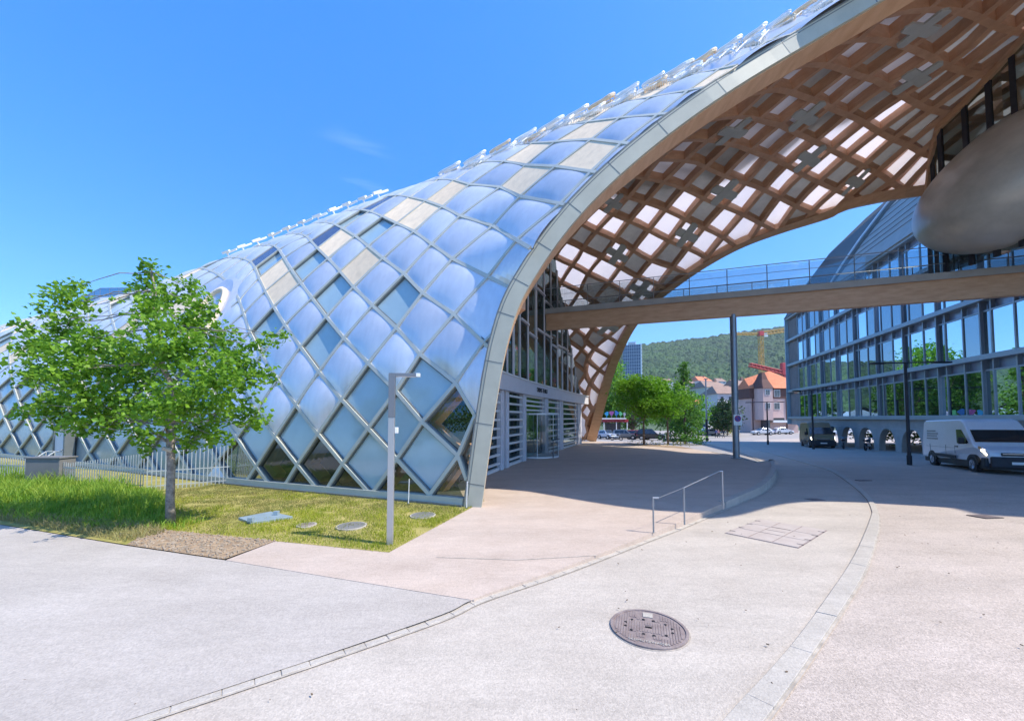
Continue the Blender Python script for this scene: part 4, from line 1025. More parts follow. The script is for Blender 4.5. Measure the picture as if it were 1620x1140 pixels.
# ================================================================== STREET LAMPS WITH TWIN ARMS
def tlamp(px,ytop,ybase,pa,pb,label,yarm=None):
    b=pg(px,ybase);Z=b[1];top=aty(px,ytop,Z)[2]-b[2];a=aty(pa,ytop,Z)[0]-b[0];c=aty(pb,ytop,Z)[0]-b[0]
    t=thing('street_lamp',label,'street lamp',tuple(b),group='twin-armed street lamps along the road')
    mb=MB();mb.tube((0,0,0),(0,0,top),.085,.065,n=12);mb.build('pole','darksteel',t)
    mb=MB();mb.tube((a,0,top-.02),(c,0,top+.06),.035,n=8);mb.build('arm','darksteel',t)
    for x in(a,c):
        mb=MB();mb.box(min(x,x*.62),max(x,x*.62),-.13,.13,top-.07+(.06 if x>0 else 0),top+.02+(.06 if x>0 else 0));mb.build('lamp_head','darksteel',t,bevel=.02)
    mb=MB();mb.tube((0,0,0),(0,0,.5),.11,n=12);mb.build('pole_sleeve','darksteel',t)
tlamp(1439,574,735,1378,1503,'tall dark twin-armed street lamp in front of the white van')
tlamp(1287,617.5,710,1254,1322,'dark twin-armed street lamp in front of the brown van')
tlamp(1215,636,703,1180,1240,'farthest twin-armed street lamp, in front of the pink turreted house')
b=pg(1118.5,697);t=thing('lamp_column','slender plain lamp column with no arms, near the two walking people','lamp column',tuple(b));Ht=aty(1118,600,b[1])[2]-b[2]
mb=MB();mb.tube((0,0,0),(0,0,Ht*.35),.20,.17,n=12);mb.build('lower_tube','darksteel',t);mb=MB();mb.tube((0,0,Ht*.35),(0,0,Ht),.11,.10,n=12);mb.build('upper_tube','steel',t);mb=MB();mb.box(-.22,.22,-.2,.2,Ht,Ht+.12);mb.build('lamp_head','steel',t)
# ------------------------------------------------------------------ near lamp on the lawn
mat('lampgrey',(.42,.43,.43),.35,.55,var=.05,scale=3)
mat('lampdark',(.21,.22,.23),.4,.5,var=.05,scale=3)
b=atz(617,861,0);lt=thing('garden_lamp','square grey metal lamp post with a short flat arm on the lawn corner','lamp post',(b[0],b[1],.0),rz=.12)
Hl=aty(622,590,b[1])[2]
mb=MB();mb.box(-.05,.05,-.04,.04,0,Hl*.735);mb.build('lower_post','lampgrey',lt,bevel=.004)
mb=MB();mb.box(-.052,.052,-.042,.042,Hl*.737,Hl);mb.build('upper_post','lampdark',lt,bevel=.004)
mb=MB();mb.box(.052,.40,-.042,.042,Hl-.055,Hl);mb.build('arm','lampdark',lt,bevel=.004)
mb=MB();mb.box(.40,.46,-.043,.043,Hl-.057,Hl+.002);mb.build('end_cap','white_metal',lt)
mb=MB();mb.box(.06,.39,-.035,.035,Hl-.062,-.0555+Hl);mb.build('lamp_diffuser','plaster',lt)
mb=MB();mb.box(.055,.11,-.03,.03,Hl*.645,Hl*.68);mb.build('sensor','white_metal',lt,bevel=.005)
# thin white rods in front of the facade
for k,(x,y,h,lab) in enumerate(((646,797,40,'thin white rod in the grass, left of the arch foot'),(738,804,43,'thin white rod at the corner of the metal arch foot'),(757,792,40,'thin white rod on the paving right of the arch foot'))):
    b=atz(x,y,0);t=thing('marker_rod',lab,'marker rod',(b[0],b[1],0),group='thin white rods at the arch foot');H=aty(x+2,y-h,b[1])[2]
    mb=MB();mb.tube((0,0,0),(.015,0,H),.012,.009,n=8);mb.build('rod','white_metal',t);mb=MB();mb.tube((0,0,0),(0,0,.03),.03,n=10);mb.build('foot','steel',t)
# ------------------------------------------------------------------ handrail beside the kerb
hr=thing('handrail','thin steel handrail on three posts along the raised edge of the forecourt','handrail',(0,0,0))
pp=[(1034,842.5,787),(1083,829.5,771),(1144,805,745)];Q=[]
for x,y,yt in pp:
    b=atz(x,y,0);H=aty(x,yt,b[1])[2];Q.append((b[0],b[1],H));mb=MB();mb.tube((b[0],b[1],0),(b[0],b[1],H),.016,n=8);mb.build('post','steel' if x<1100 else 'lampgrey',hr)
mb=MB()
a=aty(1042,787,Q[0][1]);mb.tube((Q[0][0]-.01,Q[0][1],Q[0][2]),tuple(a),.017,n=8)
mb.tube(tuple(a),(Q[1][0],Q[1][1],Q[1][2]),.0035,n=6)
e=aty(1138,745,Q[2][1]);mb.tube((Q[1][0],Q[1][1],Q[1][2]),tuple(e),.009,n=6);mb.tube(tuple(e),(Q[2][0]+.01,Q[2][1],Q[2][2]),.017,n=8)
mb.build('rail','lampgrey',hr)
# ------------------------------------------------------------------ covers in the paving
def loc_only(x,y,flat=False):
    p=atz(x,y,0) if flat else pg(x,y);return p
mc=mat('castiron',(.24,.19,.18),.6,.3,col2=(.36,.30,.28),scale=8,bump=.3,bscale=60)
c=pg(1026,991);R0_=.375
mh=thing('manhole_cover','round rusty-brown cast manhole cover with a ring of holes, near the camera','manhole cover',(c[0],c[1],gz(c[1])-.02),rz=-.33)
mb=MB();mb.tube((0,0,-.01),(0,0,.008),R0_,n=64)
mb.sweep([[(math.cos(t)*r,math.sin(t)*r,z) for r,z in((R0_,.006),(R0_,.018),(R0_*.93,.018),(R0_*.93,.006))] for t in np.linspace(0,2*math.pi,65)],caps=False)
mb.build('frame_ring','castiron',mh);mb=MB();mb.tube((0,0,-.01),(0,0,.0015),R0_+.014,n=64);mb.build('grout_ring','joint',mh)
mb=MB();mb.tube((0,0,.006),(0,0,.010),R0_*.9,n=64)
for k in range(-13,14):
    x=k*.0255;L=math.sqrt(max(0,(R0_*.88)**2-x*x))
    segs=[(-L,L)]
    if abs(k)<8:segs=[(-L,-.20),(.19,L)] if abs(k)>4 else ([(-L,-.13),(.23,L)] )
    if abs(k)<=4:segs=[(-.21,-.13),(-.10,.10),(.13,.17)] if abs(k)>1 else [(-.10,-.04),(.04,.10)]
    elif abs(k)<8:segs=[(-L,-.17),(-.12,.12),(.17,L)]
    for a,b_ in segs:
        if b_-a>.01:mb.box(x-.009,x+.009,a,b_,.009,.015)
mb.build('cover_plate','castiron',mh)
mb=MB()
for k in range(12):
    t=2*math.pi*k/12+.26;mb.tube((.21*math.cos(t)*(1.1 if abs(math.cos(t))>.5 else .9),.15*math.sin(t),.0),(.21*math.cos(t)*(1.1 if abs(math.cos(t))>.5 else .9),.15*math.sin(t),.0165),.015,n=12)
mb.box(-.032,.032,-.010,.010,.01,.0172);mb.build('lifting_holes','dark',mh)
mb=MB();mb.box(-.055,.045,.205,.30,.012,.0175);mb.build('maker_plate','granite',mh)
cz=gz(c[1])-.02
tx=text('SCHMUTZWASSER','rim_lettering','granite',(0,-.275,.0165),(1,0,0),.045,mh,.002,up=(0,1,0))
# rectangular inspection cover of panels
q=[pg(*p) for p in((1197,818.5),(1299,836),(1275,867),(1152,843))]
ax=(q[1]-q[0]+q[2]-q[3])[:2]/2;L1=np.linalg.norm(ax);ax/=L1;ay=np.array([-ax[1],ax[0]]);cc=sum(q)/4;L2=abs(((q[0]-q[3])[:2]+(q[1]-q[2])[:2])@ay/2)
ch=thing('inspection_cover','large rectangular inspection cover of nine pinkish paved panels in the pavement','inspection cover',(cc[0],cc[1],gz(cc[1])-.02),rz=math.atan2(ax[1],ax[0]))
mb=MB();mb.box(-L1/2,L1/2,-L2/2,L2/2,-.02,.0035);mb.build('frame','castiron',ch)
mat('coverfill',(.40,.345,.31),.8,0,col2=(.47,.42,.385),scale=3,bump=.3,bscale=70)
for a in range(3):
    for b_ in range(3):
        mb=MB();mb.box(-L1/2+.02+a*(L1-.02)/3,-L1/2+(a+1)*(L1-.02)/3,-L2/2+.02+b_*(L2-.02)/3,-L2/2+(b_+1)*(L2-.02)/3,.0,.010);mb.build('cover_panel','coverfill',ch)
mb=MB()
for a in(-1,1):
    for b_ in(-.36,-.12,.12,.36):mb.box(a*L1*.465-.05,a*L1*.465+.05,L2*b_-.012,L2*b_+.012,.008,.0125)
for b_ in(-.17,.17,0):mb.box(-L1*.16,L1*.12,L2*b_-.004,L2*b_+.004,.008,.0125)
mb.build('lifting_slots','darksteel',ch)
for x,y,wd,ln,lab in((1289,788.5,.42,.3,'small dark drain grate at the shadow edge left of the granite kerb'),(1558,815,.5,.34,'small dark drain grate at the shadow edge on the right-hand road'),(1366,758.5,.55,.2,'narrow slot drain in the shade behind the granite kerb')):
    c=pg(x,y);t=thing('drain_grate',lab,'drain grate',(c[0],c[1],gz(c[1])-.026),rz=.15,group='small drain grates in the road')
    mb=MB();mb.box(-wd/2,wd/2,-ln/2,ln/2,-.02,.010);mb.build('pit','dark',t);mb=MB()
    for k in range(7):mb.box(-wd/2+.02+k*(wd-.04)/7,-wd/2+.02+(k+.55)*(wd-.04)/7,-ln/2+.01,ln/2-.01,.0,.016)
    mb.build('bars','castiron',t)
# lawn covers
t=thing('utility_cover','flat grey-blue metal hatch with two raised boxes lying in the lawn','hatch',(0,0,0))
pl=PG([(377,822),(428,812),(463,820),(396,829.5)],True);mat('hatch',(.30,.38,.42),.5,.3,var=.1,scale=3)
mb=MB();mb.prism(pl,.0,.05);mb.build('lid','hatch',t,bevel=.004)
for x,y in((397,824.5),(437,814)):
    p=atz(x,y,.05);mb=MB();mb.box(p[0]-.05,p[0]+.05,p[1]-.04,p[1]+.04,.05,.13);mb.build('lifting_box','hatch',t,bevel=.004)
for x,y,r,m_,lab in((556,833,.25,'concrete_dark','round dark grey cover in the lawn left of the lamp post'),(485,831.5,.15,'castiron','small rusty round cover in the lawn'),(669,816,.24,'concrete_dark','round grey cover in the bare patch of lawn right of the lamp post')):
    c=atz(x,y,0);t=thing('lawn_cover',lab,'cover',(c[0],c[1],.0),group='round covers in the lawn');mb=MB();mb.tube((0,0,-.05),(0,0,.035),r,n=36);mb.build('lid',m_,t,bevel=.006);mb=MB();mb.sweep([[(math.cos(a)*q_,math.sin(a)*q_,z) for q_,z in((r,.0),(r+.03,.0),(r+.03,.028),(r,.028))] for a in np.linspace(0,2*math.pi,37)],caps=False);mb.build('rim','granite',t)
# ------------------------------------------------------------------ fence at the left
mat('picket',(.42,.46,.48),.4,.3,var=.05)
def fence(p0,p1,n,H0,H1,lab):
    a=np.array(atz(*p0,0));b=np.array(atz(*p1,0));f=thing('picket_fence',lab,'fence',(0,0,0),group='pale metal picket fences before the hall')
    T_=(b-a)/np.linalg.norm(b-a);mb=MB()
    for k in range(n):
        t=k/(n-1);p=a+(b-a)*t;H=H0+(H1-H0)*t;mb.obox((p[0],p[1],H/2),T_*.011,(-T_[1]*.007,T_[0]*.008,0),(0,0,H/2))
    o=mb.build('pickets','picket',f)
    if n>100:o['kind']='stuff'
    mb=MB()
    for h in(.12,.55): mb.obox(tuple((a+b)/2*np.array([1,1,0])+np.array([0,0,h])),(b-a)/2,(-T_[1]*.006,T_[0]*.006,0),(0,0,.014))
    mb.build('rail','picket',f)
def hpx(p,ytop): b=atz(*p,0);return aty(p[0],ytop,b[1])[2]
fence((232,776),(365,765),21,hpx((232,776),716),hpx((365,765),704),'picket fence section nearest the glazed corner, tall widely spaced pickets')
fence((110,768),(226,774),30,hpx((110,768),732),hpx((226,774),717),'picket fence section rising towards the tree from the grey cabinet')
fence((82,766),(110,768),9,hpx((82,766),728),hpx((110,768),732),'short picket fence section just right of the grey cabinet')
fence((-120,756),(38,764),44,hpx((-120,756),722),hpx((38,764),724),'picket fence section left of the grey cabinet')
a=atz(38,768,0);b=atz(79,770,0);cb=thing('grey_cabinet','plain dark grey utility cabinet between two picket fence sections','cabinet',(a[0],a[1],0));H=hpx((38,768),725)
mb=MB();mb.box(0,b[0]-a[0],0,.45,0,H);mb.build('body','concrete_dark',cb,bevel=.01);mb=MB();mb.box(-.03,b[0]-a[0]+.03,-.03,.48,H,H+.04);mb.build('lid','concrete_dark',cb)
# stair railing and door behind the fence
t=thing('stair_railing','pale bent stair railing rising behind the grey cabinet','railing',(0,0,0));mb=MB()
for dx in(0,14):
    pts=[aty(55+dx,725,16.2),aty(73+dx,714,16.6),aty(94+dx,713,17.2)]
    for a,b in zip(pts,pts[1:]):mb.tube(a,b,.025,n=6)
mb.build('rail','picket',t);mb=MB()
for dx in(0,14):
    for p in(aty(73+dx,714,16.6),aty(94+dx,713,17.2)):mb.tube((p[0],p[1],0),p,.02,n=6)
mb.build('post','picket',t)
a=edge(FK,np.array([2.9]))[0];b_=edge(FK,np.array([3.02]))[0]
pA=None
us=np.linspace(2,4,400);E2=edge(FK,us);q=proj(E2)[:,0];pA=E2[int(np.argmin(abs(q-98)))];pB=E2[int(np.argmin(abs(q-116)))]
tt=(pB-pA)/np.linalg.norm(pB-pA);nn=np.array([tt[1],-tt[0],0]);H=aty(98,680,pA[1])[2]
mb=MB();cc=(pA+pB)/2+nn*.15;mb.obox((cc[0],cc[1],H/2),tt*np.linalg.norm(pB-pA)/2,nn*.12,(0,0,H/2));dd=mb.build('side_door','plaster',shell)
mb=MB();
for s_ in(-1,1):mb.obox((cc[0]+tt[0]*s_*np.linalg.norm(pB-pA)/2,cc[1]+tt[1]*s_*np.linalg.norm(pB-pA)/2,H/2),tt*.07,nn*.16,(0,0,H/2+.05))
mb.build('door_jamb','framedark',dd)
mb=MB();mb.tube(cc+tt*.45+nn*.13+np.array([0,0,H*.45]),cc+tt*.45+nn*.2+np.array([0,0,H*.45]),.03);mb.build('handle','steel',dd)
def settle0(o,rz,dz):
    y=o.location[1];s=(gz(y+.5)-gz(y-.5));M=Matrix.Rotation(math.atan(s),4,'X')@Matrix.Rotation(rz,4,'Z');o.rotation_euler=M.to_euler();o.location[2]=gz(y)+dz
settle0(ch,math.atan2(ax[1],ax[0]),-.018);settle0(mh,-.33,-.018)
for o in list(COL.objects):
    if o.name.startswith('drain_grate'):settle0(o,.15,-.026)

# ================================================================== TREES
mat('bark_pale',(.36,.32,.27),.85,0,col2=(.13,.11,.09),scale=14,bump=.5,bscale=30)
mat('bark',(.16,.12,.09),.9,0,var=.25,scale=8,bump=.5,bscale=20)
mat('leaf_fore',(.07,.21,.015),.5,0,col2=(.30,.52,.04),scale=3.2,trans=.5,spec=.4)
mat('leaf_bright',(.08,.27,.015),.55,0,col2=(.24,.47,.035),scale=.7,trans=.42,spec=.3)
mat('leaf_mid',(.05,.16,.02),.6,0,col2=(.14,.31,.035),scale=.5,trans=.35,spec=.3)
mat('leaf_dark',(.022,.06,.02),.6,0,col2=(.05,.11,.03),scale=.4,trans=.2,spec=.3)
mat('leaf_yellow',(.22,.26,.02),.6,0,col2=(.42,.40,.04),scale=.8,trans=.35,spec=.3)
def leaves(name,C,size,m,parent=None,seed=1,flat=.5,asp=.75):
    g=np.random.default_rng(seed);n=len(C);C=np.asarray(C,float)
    N=g.normal(size=(n,3));N[:,2]=abs(N[:,2])+flat;N/=np.linalg.norm(N,axis=1,keepdims=True)
    A=g.normal(size=(n,3));U=np.cross(N,A);U/=np.linalg.norm(U,axis=1,keepdims=True)+1e-9;W=np.cross(N,U)
    s=(size*g.uniform(.6,1.3,n))[:,None]
    V=np.empty((n,4,3));V[:,0]=C-U*s*.55;V[:,1]=C+W*s*asp*.5+N*s*.12;V[:,2]=C+U*s*.6-N*s*.1;V[:,3]=C-W*s*asp*.5+N*s*.12
    I=(np.arange(n)*4)[:,None];F=np.concatenate([I+[0,1,2],I+[0,2,3]],0)
    me=bpy.data.meshes.new(name);me.from_pydata(V.reshape(-1,3).tolist(),[],F.tolist());me.materials.append(MATS[m])
    o=bpy.data.objects.new(name,me);COL.objects.link(o)
    if parent is not None:o.parent=parent
    return o
def blobpts(blobs,dens,seed,cl=6,cs=.35,hollow=.55):
    """blobs: (x,y,z,rx,rz); clusters of leaves concentrated near the blob surface"""
    g=np.random.default_rng(seed);out=[]
    for b in blobs:
        x,y,z,rx,rz=b[:5];n=max(4,int(dens*rx*rz));d=g.normal(size=(n,3));d/=np.linalg.norm(d,axis=1,keepdims=True);r=(hollow+(1-hollow)*g.random(n)**.7)*(1+.18*g.normal(size=n))
        P=d*r[:,None]*np.array([rx,rx,rz])+np.array([x,y,z])
        for k in range(cl):out.append(P+g.normal(size=P.shape)*cs)
    return np.concatenate(out)
def limb(mb,a,b,ra,rb,sag=0,seg=4,jit=.05,g=None,n=7):
    a=np.array(a,float);b=np.array(b,float);P=[]
    L=np.linalg.norm(b-a)
    for k in range(seg+1):
        t=k/seg;p=a+(b-a)*t;p[2]+=sag*L*math.sin(math.pi*t)
        if 0<k<seg:p=p+np.array([g.uniform(-1,1),g.uniform(-1,1),g.uniform(-.5,.5)])*jit*L
        P.append(p)
    d=(b-a)/L;u=np.cross(d,[.3,.5,.8]);u/=np.linalg.norm(u);w_=np.cross(d,u);rings=[]
    for k,p in enumerate(P):
        r=ra+(rb-ra)*k/seg;rings.append([p+r*(math.cos(t)*u+math.sin(t)*w_) for t in np.linspace(0,2*math.pi,n,endpoint=False)])
    mb.sweep(rings);return P
# ---- foreground tree
tb=atz(270,830,0);TY_=tb[1];sc_=TY_/FP
ft=thing('lime_tree','young broad-crowned green tree with a pale blotchy trunk by the tall grass','tree',tuple(tb))
g=random.Random(5)
def tp(x,y,dY=0):
    p=aty(x,y,TY_+dY);return p-tb
mb=MB();tr=[tp(270,832),tp(269,790),tp(271,740),tp(270,700),tp(273,670)]
rings=[]
for k,p in enumerate(tr):
    r=[.088,.07,.066,.07,.06][k];rings.append([p+np.array([r*math.cos(t)*(1+.08*math.sin(3*t+k)),r*math.sin(t),0]) for t in np.linspace(0,2*math.pi,14,endpoint=False)])
mb.sweep(rings);mb.build('trunk','bark_pale',ft,smooth=True)
BL_=[(236,418,14,0),(240,447,26,.1),(232,487,36,-.2),(262,470,24,.3),(120,455,20,.2),(98,470,26,-.2),(130,484,18,.1),(60,487,12,0),(46,520,17,.1),(62,545,30,-.3),(105,520,38,.2),(142,538,34,-.2),(60,590,36,.2),(105,585,48,-.4),(160,575,48,.3),(203,556,36,-.3),(222,595,58,.4),(262,540,50,-.4),(300,455,22,.2),(318,482,28,-.1),(300,510,38,.3),(296,560,48,-.3),(345,545,38,.3),(372,566,32,0),(408,547,18,.1),(432,533,11,0),(452,528,8,0),(345,600,50,-.4),(392,598,30,.2),(425,595,16,0),(300,630,50,.4),(355,650,38,0),(395,655,24,.2),(410,672,15,0),(250,650,50,-.5),(200,640,44,.3),(150,635,44,-.2),(105,640,38,.3),(70,640,24,0),(35,655,16,.1),(130,672,26,-.2),(175,672,28,.2),(225,692,24,-.2),(232,712,10,0),(310,682,28,.2),(345,690,18,-.1),(298,700,16,0),(95,668,18,.2),(335,690,14,.1)]
bl=[]
for x,y,r,dy in BL_:
    p=tp(x,y,dy*1.6);rr_=r*sc_;bl.append((p[0],p[1],p[2],rr_*.90,rr_*.84))
C=blobpts(bl,300,3,cl=8,cs=.065,hollow=.2)
leaves('crown',C,.084,'leaf_fore',ft,seed=4,flat=.35,asp=.95)
mb=MB()
top=tr[-1];leader=limb(mb,top,tp(240,430),.07,.012,0,8,.02,g)
limb(mb,tr[3]+np.array([0,0,.0]),tp(262,640,.2),.06,.02,0,4,.03,g)
for k,(x,y,r,dy) in enumerate(BL_):
    if k%1==0:
        p=tp(x,y,dy*1.6);a=leader[min(8,max(0,int((690-y)/28)))] if y<600 else (top if k%2 else tr[3]+np.array([0,0,.15*(k%3)]))
        limb(mb,a,p,.020 if r>30 else .013,.004,.02,5,.05,g,5)
for p in C[::9][:1400]:
    pass
mb.build('branches','bark_pale',ft,smooth=True)
# cut stub of a former branch
mb=MB();a=tp(271,712,-.05);mb.tube(a,a+np.array([-.09,-.10,.05]),.045,.035,n=9);mb.build('pruned_stub','granite',ft)
def ptree(name,label,px,ybase,ytop,wpx,Z,m,kind='round',trunk=.3,dens=None,leaf=.22,group=None,zb=None,cat='tree',seed=1,bark='bark',ybot=None):
    z=gz(Z) if zb is None else zb;b=np.array([(px-810)/FP*Z,Z,z]);H=aty(px,ytop,Z)[2]-z;W=wpx/FP*Z/2
    t=thing(name,label,cat,tuple(b),group=group);g=random.Random(seed);bl=[];mb=MB();ht=H*trunk
    tr_=max(.06,H*.018)
    limb(mb,(0,0,0),(0,0,H*.85 if kind=='cone' else ht*1.25),tr_,tr_*.6,0,4,.01,g,9);mb.build('trunk',bark,t,smooth=True);mb=MB()
    if kind=='cone':
        n=int(16+H*2.5)
        for k in range(n):
            f=(k+.5)/n;zz=H*(trunk*.6+(1-trunk*.6)*f);r=W*(1-f)**.85+.08
            for q in range(max(2,int(6*(1-f))+2)):
                a=g.uniform(0,6.28);rr_=r*g.uniform(.35,.95);bl.append((rr_*math.cos(a),rr_*math.sin(a),zz-.12*rr_,max(.18,r*.32),max(.12,r*.16)))
    else:
        n=int(20+16*W)
        for k in range(n):
            a=g.uniform(0,6.28);f=g.random();zz=ht+(H-ht)*(.12+.80*f);prof=math.sin(math.pi*(.18+.70*f))**.8 if kind=='round' else (.75+.25*math.sin(math.pi*f))
            rr_=W*prof*math.sqrt(g.random())*.80;q=W*g.uniform(.20,.36);bl.append((rr_*math.cos(a),rr_*math.sin(a),min(zz,H-q*.8),q,q*.8))
        for k in range(0,n,3): limb(mb,(0,0,ht*.95),bl[k][:3],tr_*.4,tr_*.08,.03,4,.05,g,5)
        mb.build('branches',bark,t,smooth=True)
    C=blobpts(bl,(dens or 14)*1.8/(leaf/.22)**2,seed,cl=5,cs=leaf*.8,hollow=.3)
    leaves('crown',C,leaf,m,t,seed=seed,flat=.2);return t
G2='trees beyond the forecourt'
ptree('street_tree','bright green tree with a slim brown trunk, nearest left one on the sunlit forecourt edge',1018,703,594,100,29.3,'leaf_bright','round',.38,24,.16,G2,0.,seed=11)
ptree('street_tree','small bright green tree with a thin trunk between the larger forecourt tree and the conifer',1056,702,602,76,29.8,'leaf_bright','round',.40,24,.16,G2,0.,seed=12)
ptree('conifer','ragged dark conifer rising from a low planter box right of the two bright trees',1083,697,574,66,46,'leaf_mid','cone',.10,14,.26,G2,seed=13)
ptree('dark_cedar','low dark cedar with drooping boughs right of the slender lamp column',1150,684,634,52,80,'leaf_dark','round',.1,9,.5,G2,seed=14)
ptree('dark_cedar','dark bushy tree half hidden behind the tall bridge post',1138,684,640,44,84,'leaf_mid','round',.1,9,.5,G2,seed=15)
ptree('broad_tree','large bright green tree directly beside the far timber arch foot, tallest of the row',958,694,566,92,80,'leaf_bright','round',.12,10,.45,G2,seed=16)
ptree('broad_tree','large green tree behind the slim-trunked forecourt tree, below the tower block',1000,694,598,88,75,'leaf_mid','round',.12,9,.5,G2,seed=17)
ptree('broad_tree','mid green tree behind the conifer, below the forested hill',1060,690,618,70,86,'leaf_mid','round',.1,9,.5,G2,seed=18)
ptree('street_tree','yellow-green small tree left of the slender lamp column',1104,690,622,40,78,'leaf_bright','round',.15,9,.45,G2,seed=19)
ptree('broad_tree','dense tree seen through the gap right of the entrance wall',936,694,600,50,80,'leaf_mid','round',.1,9,.5,G2,seed=20)
# trees that line the street further left, hidden by the hall but mirrored in the glass
for k,(x,Z,h,w_) in enumerate(((2,92,150,80),(16,95,170,90),(30,98,120,70))):
    pass
# trees left of the camera side of the road are out of frame
def bush(label,px,ybase,ytop,wpx,Z,m,seed,group=None):
    z=gz(Z);b=((px-810)/FP*Z,Z,z);H=aty(px,ytop,Z)[2]-z;W=wpx/FP*Z/2;g=random.Random(seed)
    bl=[(g.uniform(-W,W)*.8,g.uniform(-.5,.5),H*g.uniform(.35,.65),W*.3,H*.38) for _ in range(9)]
    C=blobpts(bl,16,seed,cl=5,cs=.2,hollow=.2);o=leaves('bush',C,.3,m,None,seed);o.location=b;return tag(o,label,'bush',group=group)
bush('yellow flowering hedge behind the two walking people',1140,689,673,30,86,'leaf_yellow',31)
bush('yellow-green shrub bank above the yellow hedge',1142,680,661,34,92,'leaf_yellow',32)
bush('yellow-green shrub directly left of the tall bridge post',1158,689,672,18,87,'leaf_yellow',33)
for px_,yb_,yt_,w_,Z_,s_,lab_ in((1392,707,672,44,42,51,'dark green shrubs seen through the arch left of the tall near street lamp'),(1430,709,672,50,38,52,'green shrubs seen through the arch behind the tall near street lamp'),(1358,702,674,26,47,53,'small shrubs seen through a middle arch under the office block')):bush(lab_,px_,yb_,yt_,w_,Z_,'leaf_mid',s_)
# planter at the conifer and low plants at the trees
pl_=thing('planter_box','low dark planter box under the conifer','planter',(0,0,0));a=pg(1059,698);b=pg(1106,698)
mb=MB();mb.box(a[0],b[0],a[1],a[1]+2.2,a[2],a[2]+.35);mb.build('box','darksteel',pl_,bevel=.03)
def lowplants(label,px,y,wpx,seed):
    b=atz(px,y,0);g=random.Random(seed);W=wpx/FP*b[1]/2;bl=[(g.uniform(-W,W),g.uniform(-.5,.5),.12,.22,.14) for _ in range(8)]
    o=leaves('ground_plants',blobpts(bl,150,seed,cl=3,cs=.06),.11,'blade_dry',None,seed);o.location=(b[0],b[1],.0);o.name='ground_plants';tag(o,kind='stuff')
lowplants('low dry plants round the trunk of the larger forecourt tree',1018,702.5,46,41)
lowplants('low dry plants round the trunk of the smaller forecourt tree',1062,704,52,42)
bed=PG([(985,700.5),(1075,706),(1098,710),(1060,707.5),(1000,704)],True);sheet('planting_bed',bed,'soil',.016,follow=False)
# ================================================================== VEHICLES  (x forward, y left, origin on the ground under the middle)
def wheel(t,x,y,r,w_,rim='chrome'):
    s=1 if y>0 else -1;mb=MB();mb.tube((x,y-s*w_,r),(x,y,r),r,n=24);wh=mb.build('wheel','rubber',t)
    mb=MB();mb.tube((x,y-s*.02,r),(x,y+s*.012,r),r*.62,n=20);
    for k in range(5):
        a=2*math.pi*k/5;mb.obox((x+math.cos(a)*r*.34,y+s*.02,r+math.sin(a)*r*.34),(math.cos(a)*r*.25,0,math.sin(a)*r*.25),(0,.01,0),(-math.sin(a)*.025,0,math.cos(a)*.025))
    mb.build('rim',rim,wh)
def profbody(mb,prof,ws,inset=None):
    """prof: closed (x,z) outline; ws(z)-> half width"""
    n=len(prof);L=[(x,ws(x,z),z) for x,z in prof];R=[(x,-ws(x,z),z) for x,z in prof]
    mb.add(L+R,[tuple(range(n)),tuple(range(n,2*n))[::-1]]+[(k,(k+1)%n,n+(k+1)%n,n+k) for k in range(n)])
def smoothprof(P,it=1):
    for _ in range(it):
        Q=[]
        for k in range(len(P)):
            a=np.array(P[k]);b=np.array(P[(k+1)%len(P)]);Q+= [tuple(a*.8+b*.2),tuple(a*.2+b*.8)]
        P=Q
    return P
